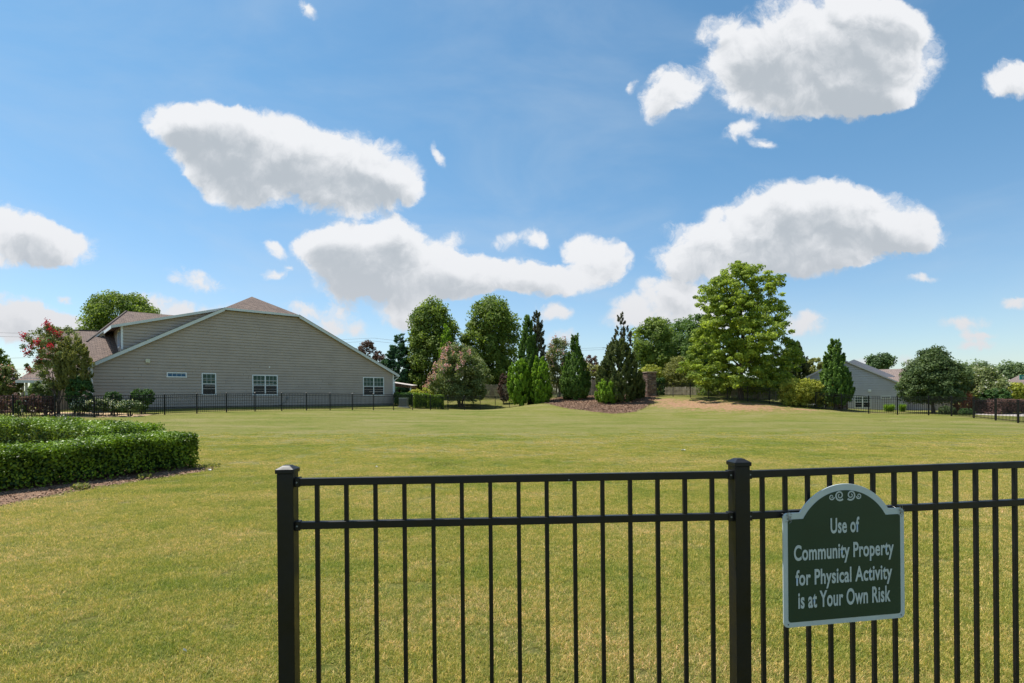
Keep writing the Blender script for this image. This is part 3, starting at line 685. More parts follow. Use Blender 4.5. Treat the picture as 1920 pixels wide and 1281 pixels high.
def letters(txt, xc, zc, width, cap, parent, mat, y=-.0026, offset=.012, name='lettering', slope=0):
    cu = bpy.data.curves.new('t', 'FONT'); cu.body = txt; cu.size = 1; cu.offset = offset; cu.extrude = .0; cu.align_x = 'LEFT'; cu.space_character = 1.04; cu.resolution_u = 6
    ob = bpy.data.objects.new('t', cu); C.objects.link(ob); bpy.context.view_layer.update()
    dg = bpy.context.evaluated_depsgraph_get(); me = bpy.data.meshes.new_from_object(ob.evaluated_get(dg)); bpy.data.objects.remove(ob)
    co = np.empty(len(me.vertices)*3, np.float32); me.vertices.foreach_get('co', co); co = co.reshape(-1, 3)
    x0, x1 = co[:, 0].min(), co[:, 0].max()
    s = width/(x1-x0); k = cap/.729        # capital height of the built-in face is .729
    new = np.column_stack([xc-width/2+(co[:, 0]-x0)*s, np.full(len(co), y), zc+co[:, 1]*k+slope*((co[:, 0]-x0)*s-width/2)])
    me.vertices.foreach_set('co', new.astype(np.float32).ravel()); me.update(); me.materials.clear()
    me.name = name
    return link(name, me, mat, parent)
def bl(px, py):
    s, z = board_pt(px, py); return s-(sl_+sr_)/2, z-zb
def line(txt, x0, y0, x1, y1, capy, off):
    a, b = bl(x0, y0), bl(x1, y1); c0, c1 = bl((x0+x1)/2, (y0+y1)/2), bl((x0+x1)/2, (y0+y1)/2-capy)
    letters(txt, (a[0]+b[0])/2, (a[1]+b[1])/2, b[0]-a[0], c1[1]-c0[1], sign, MT['rim'], offset=off)
line('Use of', 1556.5, 999, 1610.5, 996.5, 28.5, .024)
line('Community Property', 1488, 1048.5, 1675, 1041, 28.5, .024)
line('for Physical Activity', 1491, 1094.5, 1672, 1087, 28.5, .024)
line('is at Your Own Risk', 1496, 1140.5, 1669, 1126, 30.5, .024)
def spiral(m, cx, cz, r, turns, a0, sgn, w):
    n = 44; P = []
    for i in range(n+1):
        t = i/n; rr = r*(1-.80*t); a = a0+sgn*turns*2*math.pi*t; P.append((cx+rr*math.cos(a), cz+rr*math.sin(a), w*(1-.45*t)))
    for i in range(n):
        (x0, z0, w0), (x1, z1, w1) = P[i], P[i+1]; L_ = math.hypot(x1-x0, z1-z0); nx, nz = -(z1-z0)/L_, (x1-x0)/L_
        m.add([(x0+nx*w0, 0, z0+nz*w0), (x0-nx*w0, 0, z0-nz*w0), (x1-nx*w1, 0, z1-nz*w1), (x1+nx*w1, 0, z1+nz*w1)], [(0, 1, 2, 3)])
sc_ = MB(); cxs, czs = bl(1584, 929)[0], bl(1584, 928.5)[1]; u_ = BW/227
spiral(sc_, cxs-10.5*u_, czs, 8.6*u_, 1.6, math.pi*1.75, -1, 1.5*u_); spiral(sc_, cxs+10.5*u_, czs, 8.6*u_, 1.6, math.pi*1.25, 1, 1.5*u_)
spiral(sc_, cxs-25.5*u_, czs-2*u_, 5.0*u_, 1.35, -.1, -1, 1.1*u_); spiral(sc_, cxs+25.5*u_, czs-2*u_, 5.0*u_, 1.35, math.pi+.1, 1, 1.1*u_)
for i in range(len(sc_.v)): x, y, z = sc_.v[i]; sc_.v[i] = (x, -.0028, z)
sc_.build('scroll_ornament', MT['rim'], sign)
def tie(x, z, seed):
    rg = random.Random(seed); m = MB()
    for k in range(3):
        P = [(x+.012*math.sin(t*1.3+k)+rg.uniform(-.004, .004), -.006-.004*math.cos(t)+(.03 if i in (2, 3) else 0), z+.012*math.cos(t*.9+k*2)-i*.004+rg.uniform(-.003, .003)) for i, t in enumerate(np.linspace(0, 6, 7))]
        m.tube(P, [.0009]*7, 5)
    for k in range(2): m.tube([(x-.004*k, -.004, z+.010), (x-.003*k, -.006, z-.012), (x+.001, -.0045, z-.022)], [.0008]*3, 5)
    m.build('wire_tie', MT['wire'], sign)
tie(-BW/2+.022, SH-.006, 1); tie(BW/2-.022, SH-.004, 2)
for sx in (-1, 1):
    for zz in (.014, SH-.024):
        m = MB(); cxx = sx*(BW/2-.020); m.prism([(cxx+.0022*math.cos(a), -.0030, zz+.0022*math.sin(a)) for a in np.linspace(0, 6.28, 9)[:-1]], (0, .002, 0)); m.build('mounting_hole', MT['dark'], sign)

# ------------------------------------------------------------------ long iron fences at the back
def far_fence(label, pts, rng):
    root = empty('iron_fence', pts[0], label=label, cat='fence', group='black metal fences round the field'); o = Vector(pts[0])
    for i, p in enumerate(pts):
        q = Vector(p)-o; m = MB(); m.box(q.x-.032, q.x+.032, q.y-.032, q.y+.032, q.z-.15, q.z+1.36); m.add([(q.x-.04, q.y-.04, q.z+1.36), (q.x+.04, q.y-.04, q.z+1.36), (q.x+.04, q.y+.04, q.z+1.36), (q.x-.04, q.y+.04, q.z+1.36), (q.x, q.y, q.z+1.40)], [(0, 1, 4), (1, 2, 4), (2, 3, 4), (3, 0, 4), (3, 2, 1, 0)])
        m.build('post', MT['iron'], root)
        if i == len(pts)-1: break
        r = Vector(pts[i+1])-o; m = MB()
        for z in (1.315, 1.15, .12): m.bar(q+Vector((0, 0, z)), r+Vector((0, 0, z)), .026, .03)
        n = 16
        for k in range(1, n):
            t = q.lerp(r, k/n); m.box(t.x-.009, t.x+.009, t.y-.009, t.y+.009, t.z+.06, t.z+1.30)
        m.build('picket_panel', MT['iron'], root, kind='stuff')
def on_ground(P): return [(x, y, gz(x, y)) for x, y, z in P]
far_fence('long black metal fence running along the taupe gable wall', on_ground(FA3), None)
far_fence('black metal fence over the clay berm and beside the grey house', on_ground(FB3+FC3), None)

# ------------------------------------------------------------------ houses
class Frame:
    def __init__(s, pa, Za, pb, Zb, base):
        A = Vector(W(*pa, Za)); B = Vector(W(*pb, Zb)); s.o = Vector((A.x, A.y, base)); d = Vector((B.x-A.x, B.y-A.y, 0)); s.L = d.length; s.d = d.normalized(); s.n = Vector((-s.d.y, s.d.x, 0)); s.rz = math.atan2(s.d.y, s.d.x)
    def at(s, px, py, n0=0.0):
        u, v = ray(px, py); o = s.o+s.n*n0; t = o.xy.dot(s.n.xy)/Vector((u, 1)).dot(s.n.xy); P = Vector((u*t, t, E+v*t))-s.o
        return P.dot(s.d), P.z
srg = random.Random(11)
def siding(root, poly, y, mat, course, z0=None, tilt=.026, thick=.060):
    """lapped boards over a convex polygon of (s, z) on the plane y; each board an object"""
    zs = [p[1] for p in poly]; z = z0 if z0 is not None else min(zs); zt = max(zs)
    def iv(zq):
        xs = []
        for (a, b), (c, d) in zip(poly, poly[1:]+poly[:1]):
            if (b-zq)*(d-zq) <= 0 and abs(d-b) > 1e-6: xs.append(a+(c-a)*(zq-b)/(d-b))
        return (min(xs), max(xs)) if len(xs) >= 2 else None
    while z < zt-.03:
        z1 = min(z+course*.82, zt-.002); lo, hi = iv(max(z, min(zs)+.001)), iv(z1-.001)
        if lo and hi:
            cuts = [0.0]; q = srg.uniform(1.0, 3.6); wl = lo[1]-lo[0]
            while q < wl-.6: cuts.append(q/wl); q += 3.66
            cuts.append(1.0)
            for c0, c1 in zip(cuts[:-1], cuts[1:]):
                jo = srg.uniform(-.004, .004); g_ = .004/wl; c0 += g_; c1 -= g_; jz = srg.uniform(-.003, .003)
                l0, l1, h0, h1 = (lo[0]+wl*c0, lo[0]+wl*c1, hi[0]+(hi[1]-hi[0])*c0, hi[0]+(hi[1]-hi[0])*c1)
                MB().hexa([(l0, y-thick+jo, z+jz), (l1, y-thick+jo, z), (l1, y, z), (l0, y, z+jz), (h0, y-thick+tilt+jo, z1), (h1, y-thick+tilt+jo, z1), (h1, y, z1), (h0, y, z1)]).build('siding_board', mat, root)
        z += course
def roof_plane(root, pts, thick, mat, name='roof', parent=None, **k):
    pts = [Vector(p) for p in pts]; nrm = (pts[1]-pts[0]).cross(pts[2]-pts[0]).normalized()
    if nrm.z < 0: pts.reverse(); nrm = -nrm
    n = len(pts); v = pts+[p-nrm*thick for p in pts]
    fs = [tuple(range(n)), tuple(range(n, 2*n))[::-1]]+[(i, n+i, n+(i+1) % n, (i+1) % n) for i in range(n)]
    me = bpy.data.meshes.new(name); me.from_pydata(v, [], fs); uvl = me.uv_layers.new(name='UVMap')
    h = Vector((0, 0, 1)).cross(nrm); h = h.normalized() if h.length > 1e-4 else Vector((1, 0, 0)); up = nrm.cross(h)
    for lp in me.loops: q = v[lp.vertex_index]; uvl.data[lp.index].uv = (q.dot(h), q.dot(up))
    return link(name, me, mat, parent or root, **k)
def window(root, s0, s1, z0, z1, y, double=False, sashes=2, up='glass_up', lo='glass_lo', face=None, grid=(3, 2), name='window'):
    f = MB(); t = .075; yo = y-.055
    def fr(a, b, c, d): f.box(a, b, yo, y, c, d)
    fr(s0, s1, z1-t, z1); fr(s0-.02, s1+.02, z0, z0+t); fr(s0, s0+t, z0+t, z1-t); fr(s1-t, s1, z0+t, z1-t)
    parts = [(s0+t, s1-t)] if not double else [(s0+t, (s0+s1)/2-t*.6), ((s0+s1)/2+t*.6, s1-t)]
    if double: fr(parts[0][1], parts[1][0], z0+t, z1-t)
    fo = f.build(name, MT['white'], root)
    for a, b in parts:
        zm = z0+t+(z1-z0-2*t)*.5 if sashes == 2 else None
        if zm: m = MB(); m.box(a, b, yo+.006, y-.004, zm-.028, zm+.028); m.build('sash_rail', MT['white'], fo)
        for (c, d, g) in ([(z0+t, zm-.028, lo), (zm+.028, z1-t, up)] if zm else [(z0+t, z1-t, up)]):
            m = MB(); m.box(a, b, y-.030, y-.020, c, d); m.build('pane', MT[g], fo)
            gx, gy = grid; gmat = MT['fascia' if g != 'glass_lo' else 'bar_dim']
            for i in range(1, gx): x = a+(b-a)*i/gx; MB().box(x-.010, x+.010, y-.0345, y-.0315, c+.001, d-.001).build('glazing_bar', gmat, fo)
            for i in range(1, gy): zz = c+(d-c)*i/gy; MB().box(a+.001, b-.001, y-.0385, y-.0355, zz-.010, zz+.010).build('glazing_bar', gmat, fo)
    return fo

# --- taupe house on the left
ZL = 37.0; zr_ = ZL*(752-684)/(747-699.7)
gl, gr = gz(*W(173, 745, ZL)[:2]), gz(*W(738, 745, zr_)[:2])
BASE = min(gl, gr)-.05
H1 = Frame((171, 750), ZL, (738, 750), zr_, BASE)
house = empty('house', H1.o, H1.rz, label='taupe siding house with clipped gable end and brown shingle roof', cat='house')
k1 = H1.at(419.6, 579.6); k2 = H1.at(558, 590); eL = H1.at(171, 683); eR = H1.at(738, 698)
ze = (eL[1]+eR[1])/2; zc = (k1[1]+k2[1])/2; sl1 = (zc-ze)/k1[0]; sl2 = (zc-ze)/(H1.L-k2[0])
sA, sB = k1[0], k2[0]; DEP = 17.0; OV = .32
def zroofL(s): return ze+sl1*s
def zroofR(s): return ze+sl2*(H1.L-s)
# ridge where both slopes meet
sR = (zc-ze+sl1*0+ (sl2*H1.L-sl1*0) - (zc-ze))/(sl1+sl2) if False else (sl2*H1.L)/(sl1+sl2); zR = zroofL(sR); nR = 2.1
zb1 = .34   # top of the block foundation above BASE
MB().box(.03, H1.L-.03, .03, DEP, -.4, zb1).build('foundation', MT['block'], house)
body = MB(); body.prism([(0, .0, zb1+.0), (H1.L, .0, zb1), (H1.L, 0, ze-.16), (sB, 0, zc-.16), (sA, 0, zc-.16), (0, 0, ze-.16)], (0, DEP, 0)); body.build('wall', MT['siding'], house)
siding(house, [(0.09, zb1), (H1.L-.09, zb1), (H1.L-.09, ze-.10), (sB, zc-.14), (sA, zc-.14), (.09, ze-.10)], -.002, MT['siding'], .225)
for s in (-.03, H1.L-.10): MB().box(s, s+.13, -.055, .05, zb1-.05, ze-.12).build('corner_board', MT['white'], house)
MB().box(-.04, -.005, 0, DEP, zb1, ze-.2).build('front_siding', MT['siding3'], house)
ew = .42
roof_plane(house, [(-ew, -OV, zroofL(-ew)), (sA, -OV, zc), (sR, nR, zR), (sR, DEP+.3, zR), (-ew, DEP+.3, zroofL(-ew))], .11, MT['shingle'])
roof_plane(house, [(H1.L+ew, -OV, zroofR(H1.L+ew)), (H1.L+ew, DEP+.3, zroofR(H1.L+ew)), (sR, DEP+.3, zR), (sR, nR, zR), (sB, -OV, zc)], .11, MT['shingle'])
roof_plane(house, [(sA, -OV, zc), (sB, -OV, zc), (sR, nR, zR)], .11, MT['shingle'])
def rake(a, b, h=.26, y0=-OV-.035, y1=-OV-.002, name='fascia', mat='fascia', up=.01, root=house):
    (s0, z0), (s1, z1) = a, b
    MB().hexa([(s0, y0, z0-h), (s1, y0, z1-h), (s1, y1, z1-h), (s0, y1, z0-h), (s0, y0, z0+up), (s1, y0, z1+up), (s1, y1, z1+up), (s0, y1, z0+up)]).build(name, MT[mat], root)
rake((-ew, zroofL(-ew)), (sA-.02, zc)); rake((sB+.02, zc), (H1.L+ew, zroofR(H1.L+ew))); rake((sA-.018, zc), (sB+.018, zc), h=.17)
# drip edge coloured near black as a painted shadow line under the shingles
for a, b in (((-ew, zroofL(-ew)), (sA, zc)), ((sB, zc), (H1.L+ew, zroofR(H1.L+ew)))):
    (s0, z0), (s1, z1) = a, b; MB().bar((s0, -OV-.045, z0+.022), (s1, -OV-.045, z1+.022), .03, .02, (0, 0, 1)).build('drip_edge_shadow', MT['dark'], house)
# soffit returns and gutters at both eaves
for s, sg in ((-ew, -1), (H1.L+ew, 1)):
    zz = ze-sl1*ew
    MB().box(min(s, s+sg*.11), max(s, s+sg*.11), -OV, DEP, zz-.17, zz-.03).build('gutter', MT['white'], house)
    a, b = (s, -.02) if sg < 0 else (H1.L+.02, s)
    MB().box(a, b, -OV+.001, .0, zz-.22, zz-.19).build('eave_return', MT['fascia'], house)
MB().tube([(H1.L+ew+.05, -.12, ze-.42), (H1.L+ew+.03, -.12, ze-.55), (H1.L+.10, -.10, ze-.74), (H1.L+.07, -.10, ze-.85), (H1.L+.07, -.10, zb1-.05)], [.045]*5, 8).build('downspout', MT['white'], house, smooth=True)
MB().tube([(-ew-.04, -.12, ze-.42), (-ew+.05, -.12, ze-.50), (-.09, -.10, ze-.56), (-.09, -.10, zb1)], [.04]*4, 8).build('downspout', MT['white'], house, smooth=True)
def win_px(x0, y0, x1, y1, **k):
    a, b = H1.at(x0, y1), H1.at(x1, y0); window(house, a[0], b[0], a[1], b[1], -.028, **k)
win_px(378, 700, 404.8, 740.5); win_px(472.8, 703.8, 520, 741.5, double=True); win_px(680.3, 707.8, 719.2, 742.2, double=True)
win_px(312.3, 698.8, 349.7, 707.6, sashes=1, up='glass_blue', grid=(4, 1), name='transom_window')
a = H1.at(276.5, 680.3); MB().box(a[0]-.14, a[0]+.14, -.16, -.03, a[1], a[1]+.27).build('wall_light', MT['cream'], house)
a = H1.at(618.5, 719.5); m = MB(); m.box(a[0]-.15, a[0]+.15, -.09, -.03, a[1]-.04, a[1]+.04); m.box(a[0]-.13, a[0]+.13, -.11, -.092, a[1]-.05, a[1]-.02); m.build('dryer_vent', MT['siding'], house)
a = H1.at(505, 688.5); MB().box(a[0]-.05, a[0]+.05, -.06, -.03, a[1]-.05, a[1]+.05).build('vent_cap', MT['white'], house)
a = H1.at(538, 757); m = MB(); m.tube([(a[0], -.06, a[1]+.45), (a[0]-.1, -.10, a[1]+.2), (a[0]-.5, -.14, a[1]-.05), (a[0]-.9, -.1, a[1]-.15)], [.02]*4, 6); m.box(a[0]-.09, a[0]+.09, -.12, -.03, a[1]+.4, a[1]+.62); m.build('meter_pipe', MT['grey_metal'], house)
# shed dormer over the left slope
cD = .22; d0 = H1.at(228.5, 645, cD)[0]; dzt = H1.at(228.5, 608, cD)[1]; dzc = zc+.02
def zdorm(s): return dzt+(dzc-dzt)*(s-d0)/(sA-d0)
dormer = MB(); dormer.prism([(d0, cD, zroofL(d0)-.3), (sA, cD, zc-.3), (sA, cD, dzc-.05), (d0, cD, dzt-.05)], (0, 5.0, 0)); dob = dormer.build('dormer', MT['siding'], house)
siding(dob, [(d0+.05, zroofL(d0)+.05), (sA-.2, zroofL(sA)-.08), (sA-.25, zdorm(sA-.25)-.10), (d0+.05, dzt-.10)], cD-.002, MT['siding'], .225, z0=zroofL(d0))
MB().box(d0-.06, d0+.07, cD-.05, cD+.08, zroofL(d0)-.02, dzt-.08).build('corner_board', MT['white'], dob)
roof_plane(house, [(d0-.62, cD-.28, zdorm(d0-.62)), (sA+.02, cD-.28, dzc), (sA+.02, 5.6, dzc), (d0-.62, 5.6, zdorm(d0-.62))], .10, MT['shingle'], 'dormer_roof', parent=dob)
rake((d0-.62, zdorm(d0-.62)), (sA-.1, zdorm(sA-.1)), .17, cD-.32, cD-.285, root=dob, up=.02)
MB().box(d0-.66, d0-.625, cD-.3, 5.6, zdorm(d0-.62)-.22, zdorm(d0-.62)+.0).build('fascia', MT['white'], dob)
def front_window(par, s, n0, n1, z0, z1, pane='glass_pale'):
    f = MB()
    for a, b, c, d in ((n0, n1, z1-.1, z1), (n0, n1, z0, z0+.1), (n0, n0+.1, z0+.1, z1-.1), (n1-.1, n1, z0+.1, z1-.1)): f.box(s-.05, s+.0, a, b, c, d)
    fo = f.build('window', MT['white'], par); MB().box(s-.03, s-.005, n0+.1, n1-.1, z0+.1, z1-.1).build('pane', MT[pane], fo)
    for a in (n0-.34, n1+.04): MB().box(s-.045, s-.003, a, a+.30, z0, z1).build('shutter', MT['shutter'], fo)
front_window(dob, d0, 1.0, 2.0, zroofL(d0)+.30, dzt-.35)
# cross wing: ridge parallel to the gable wall, slope facing the camera
nX = 8.5; xr = H1.at(237.5, 583.8, nX); zX = xr[1]; sX = xr[0]; kx = .62
e0 = H1.at(150, 660, 0.2)[0]
def on_slope(px, py, n0, z0, k):
    """point of the plane z = z0 - k (n0 - n) seen at a pixel, in house coordinates"""
    u, v = ray(px, py); D = Vector((u, 1, v)); O = Vector((0, 0, E))-H1.o
    On, Dn = O.dot(H1.n), D.dot(H1.n); t = (z0-k*n0+k*On-O.z)/(D.z-k*Dn); P = O+D*t; return (P.dot(H1.d), P.dot(H1.n), P.z)
cf = [on_slope(x, y, nX, zX, kx) for x, y in ((237.5, 583.8), (187, 621), (163, 641), (157, 651), (157, 690), (236, 690))]
roof_plane(house, cf+[(sR, cf[-1][1], cf[-1][2]), (sR, nX, zX)], .12, MT['shingle'], 'cross_roof')
roof_plane(house, [(cf[1][0], nX+6, zX-kx*6), (sX, nX, zX), (sR, nX, zX), (sR, nX+6, zX-kx*6)], .12, MT['shingle'], 'cross_roof')
MB().bar(Vector(cf[0])+Vector((-.02, 0, .02)), Vector(cf[2])+Vector((-.02, 0, .02)), .10, .08).build('ridge_cap', MT['shingle2'], house)
MB().box(-.30, .05, cf[4][1]+.3, nX+5, zb1, cf[4][2]-.1).build('front_bay', MT['siding3'], house)
# small tan gabled dormer with an arched vent
nS = 4.2; a = H1.at(181.5, 651.5, nS); b = H1.at(196.5, 621, nS)
sm = MB(); sm.prism([(a[0], nS, a[1]), (b[0], nS, a[1]), (b[0], nS, b[1]-.25), (b[0]-.15, nS, b[1]), (a[0], nS, b[1]-.45)], (0, 3, 0)); smo = sm.build('small_dormer', MT['tan'], house)
ac = H1.at(193.5, 650, nS); ah = H1.at(193.5, 632, nS)
pts = [(ac[0]-.13, nS-.03, ac[1]), (ac[0]+.13, nS-.03, ac[1])]+[(ac[0]+.13*math.cos(t), nS-.03, ah[1]-.15+.25*math.sin(t)) for t in np.linspace(0, math.pi, 9)]
MB().prism(pts, (0, .025, 0)).build('arched_vent', MT['dark'], smo)
MB().hexa([(a[0]-.08, nS-.1, b[1]-.55), (b[0]+.0, nS-.1, b[1]+.0), (b[0], nS+3, b[1]), (a[0]-.08, nS+3, b[1]-.55), (a[0]-.08, nS-.1, b[1]-.45), (b[0], nS-.1, b[1]+.1), (b[0], nS+3, b[1]+.1), (a[0]-.08, nS+3, b[1]-.45)]).build('dormer_roof', MT['fascia'], smo)
a = H1.at(158, 651, 3.4); b = H1.at(196.5, 652, 3.4); MB().box(a[0], b[0], 3.3, 3.42, a[1]-.07, a[1]+.08).build('gutter', MT['fascia'], house)
a2_ = H1.at(166, 648, 3.6); b2_ = H1.at(180, 641, 3.6); MB().prism([(a2_[0], 3.45, a[1]+.05), (b2_[0]+.1, 3.45, a[1]+.05), (b2_[0]+.1, 3.45, b2_[1]), (a2_[0], 3.45, a2_[1])], (0, .12, 0)).build('bay_gable', MT['fascia'], house)
# far wing
nW = 15.0; a = H1.at(94, 618, nW); b = H1.at(188, 621, nW)
kw = .6; wf = [on_slope(x, y, nW, a[1], kw) for x, y in ((94, 618), (189, 621), (205, 690), (86, 690))]
roof_plane(house, wf, .12, MT['shingle'], 'wing_roof')
wg = [on_slope(x, y, nW, a[1], kw) for x, y in ((75, 627), (93.6, 627), (92, 690), (75, 690))]
roof_plane(house, wg, .12, MT['shingle'], 'wing_roof')
MB().bar(Vector(wf[0])+Vector((0, 0, .03)), Vector(wf[1])+Vector((0, 0, .03)), .12, .08).build('ridge_cap', MT['shingle2'], house)
MB().box(wg[3][0]+.3, 0, wf[3][1]+.3, nW+2, 0, wf[3][2]-.15).build('wing_wall', MT['siding'], house)
# porch
nP = 5.2; a = H1.at(47, 744, nP); b = H1.at(51.5, 715, nP); c = H1.at(34, 712, nP); dd = H1.at(72, 707, nP)
MB().box(a[0], b[0]+.02, nP, nP+.2, .1, b[1]).build('porch_post', MT['white'], house)
e_ = H1.at(39.5, 744, nP+1.2); f_ = H1.at(45.5, 744, nP+1.2); MB().box(e_[0], f_[0], nP+1.2, nP+2.4, .1, b[1]+.1).build('porch_wall', MT['siding2'], house)
MB().box(a[0]-.25, 0, nP-.03, nP+.2, b[1]+.002, b[1]+.24).build('porch_beam', MT['white'], house)
roof_plane(house, [(c[0]-.1, nP-.5, c[1]-.06), (0, nP-.5, c[1]-.06), (0, nP+3.2, c[1]+1.2), (c[0]+1.2, nP+3.2, c[1]+1.2)], .10, MT['shingle'], 'porch_roof')
MB().box(c[0]-.15, 0, nP-.62, nP-.5, c[1]-.24, c[1]-.05).build('gutter', MT['white'], house)
MB().box(a[0]-.2, 0, nP, nP+6, -.3, .12).build('porch_floor', MT['concrete'], house)

# patio cover behind the house
pc = empty('patio_cover', (*W(754, 745, 55)[:2], 0), label='brown slatted patio cover beyond the house corner', cat='patio cover')
x0, x1 = W(738, 716, 55)[0]-pc.location.x-.6, W(773, 724, 55)[0]-pc.location.x; zA, zB_ = W(738, 716, 55)[2], W(773, 723, 55)[2]
roof_plane(pc, [(x0, 0, zA), (x1, 0, zB_), (x1, 3, zB_+.1), (x0, 3, zA+.1)], .05, MT['concrete'], 'roof_sheet')
for i in range(14):
    t = i/13; x = x0+.15+(x1-x0-.2)*t; z = zA+(zB_-zA)*(x-x0)/(x1-x0)-.06
    MB().box(x-.04, x+.04, -.02, 3, z-.36*(1-.4*t), z).build('slat', MT['mulch'], pc)
for x in (x0+.2, x1-.2): MB().box(x-.06, x+.06, .1, .22, 0, zB_-.06).build('post', MT['white'], pc)
acx, acy, _ = W(757, 745, 50.5); g0 = gz(acx, acy); ac_ = empty('air_conditioner', (acx, acy, g0), label='grey air conditioner box standing against the clipped hedge', cat='air conditioner')
MB().box(-.38, .38, -.38, .38, .08, .86).build('casing', MT['grey_metal'], ac_, bevel=.02)
for i in range(9): MB().box(-.35, .35, -.395, -.382, .16+i*.075, .185+i*.075).build('grille_bar', MT['dark'], ac_)
MB().box(-.40, .40, -.40, .40, .862, .90).build('lid', MT['fascia'], ac_); MB().box(-.5, .5, -.5, .5, -.1, .078).build('pad', MT['concrete'], ac_)

# --- grey house on the right
gH = gz(*W(1640, 745, 47)[:2])-.1
H2 = Frame((1513, 745), 52.0, (1702, 745), 48.2, gH)
h2 = empty('house', H2.o, H2.rz, label='light grey sided house with low gable behind the elm', cat='house')
pk2 = H2.at(1578, 675); lf = H2.at(1513, 707); rt = H2.at(1700, 725); rz2 = rt[1]
body = MB(); body.prism([(lf[0], 0, 0), (rt[0], 0, 0), (rt[0], 0, rt[1]-.05), (pk2[0], 0, pk2[1]-.05), (lf[0], 0, lf[1]-.05)], (0, 3.6, 0)); body.build('wall', MT['siding2'], h2)
siding(h2, [(lf[0], .1), (rt[0], .1), (rt[0], rt[1]), (pk2[0], pk2[1]-.03), (lf[0], lf[1])], -.002, MT['siding2'], .22)
roof_plane(h2, [(lf[0]-.3, -.22, lf[1]-.10), (pk2[0], -.22, pk2[1]+.08), (pk2[0], 3.8, pk2[1]+.08), (lf[0]-.3, 3.8, lf[1]-.10)], .10, MT['shingle2'])
roof_plane(h2, [(rt[0]+.3, -.22, rt[1]-.05), (rt[0]+.3, 3.8, rt[1]-.05), (pk2[0], 3.8, pk2[1]+.08), (pk2[0], -.22, pk2[1]+.08)], .10, MT['shingle2'])
rake((lf[0]-.3, lf[1]-.10), (pk2[0]-.01, pk2[1]+.08), .16, -.255, -.222, mat='siding2', root=h2); rake((pk2[0]+.01, pk2[1]+.08), (rt[0]+.3, rt[1]-.05), .12, -.255, -.222, mat='siding2', root=h2)
# second, farther gable and the brown roof running right
n2 = 5.0; q0 = H2.at(1601, 674, n2); q1 = H2.at(1654, 698, n2); q2 = H2.at(1585, 684, n2)
MB().prism([(q2[0]-2, n2, rz2), (q1[0]+1, n2, rz2), (q1[0]+1, n2, q1[1]-.4), (q0[0], n2, q0[1]), (q2[0]-2, n2, q2[1]-.8)], (0, 5, 0)).build('rear_gable', MT['siding2'], h2)
r0 = H2.at(1640, 693, 7.5); r1 = H2.at(1790, 690, 7.5)
roof_plane(h2, [(r0[0], 7.5, r0[1]), (r1[0], 7.5, r0[1]), (r1[0]+.2, .5, r0[1]-2.5), (rt[0]-5.5, .5, r0[1]-2.5)], .12, MT['shingle2'], 'wing_roof')
roof_plane(h2, [(r0[0], 7.5, r0[1]), (r1[0], 7.5, r0[1]), (r1[0], 14, r0[1]-2.4), (r0[0], 14, r0[1]-2.4)], .12, MT['shingle2'], 'wing_roof')
e2 = H2.at(1786, 745, .9)[0]
MB().box(rt[0], e2, .9, 12, 0, r0[1]-2.45).build('wing_wall', MT['siding3'], h2)
for z in np.arange(.1, r0[1]-2.6, .2): MB().hexa([(rt[0]+.01, .88, z), (e2, .88, z), (e2, .9, z), (rt[0]+.01, .9, z), (rt[0]+.01, .896, z+.199), (e2, .896, z+.199), (e2, .9, z+.199), (rt[0]+.01, .9, z+.199)]).build('siding_board', MT['siding3'], h2)
a, b = H2.at(1602, 765.5), H2.at(1632.5, 742.5); window(h2, a[0], b[0], a[1], b[1], -.028, double=True, up='glass_up')
a, b = H2.at(1651, 746), H2.at(1670, 743.2); window(h2, a[0], b[0], a[1]-.08, b[1]+.06, -.028, sashes=1, up='glass_lo', grid=(1, 1), name='transom_window')
a = H2.at(1630.5, 734.5); MB().box(a[0]-.11, a[0]+.11, -.15, -.03, a[1], a[1]+.22).build('wall_light', MT['white'], h2)

# --- low clubhouse roof at the far right with a teal board
cz = 95; cb = empty('clubhouse', (*W(1935, 745, cz)[:2], 0), label='far low building with pale brown hip roof carrying a teal board', cat='building')
def cl(px, py, dz=0): p = W(px, py, cz+dz); return (p[0]-cb.location.x, dz, p[2])
roof_plane(cb, [cl(1884, 717), cl(2030, 717), cl(2010, 703, 5), cl(1912, 703, 5)], .1, MT['shingle2'])
roof_plane(cb, [cl(1880, 722, -.6), cl(2030, 722, -.6), cl(2030, 717.2), cl(1884, 717.2)], .1, MT['shingle2'], 'lower_roof')
p = cl(1884, 717); MB().box(p[0]+.6, p[0]+13, 0, 9, 0, p[2]-.5).build('wall', MT['siding3'], cb)
ts = empty('teal_sign', W(1921, 712, 93.5), label='teal board with pale letters standing above the far clubhouse roof', cat='sign')
MB().box(-.8, 1.4, 0, .1, 0, .85).build('board', MT['teal'], ts)
letters('WA', -.02, .12, .95, .55, ts, MT['rim'], y=-.01, offset=.02)

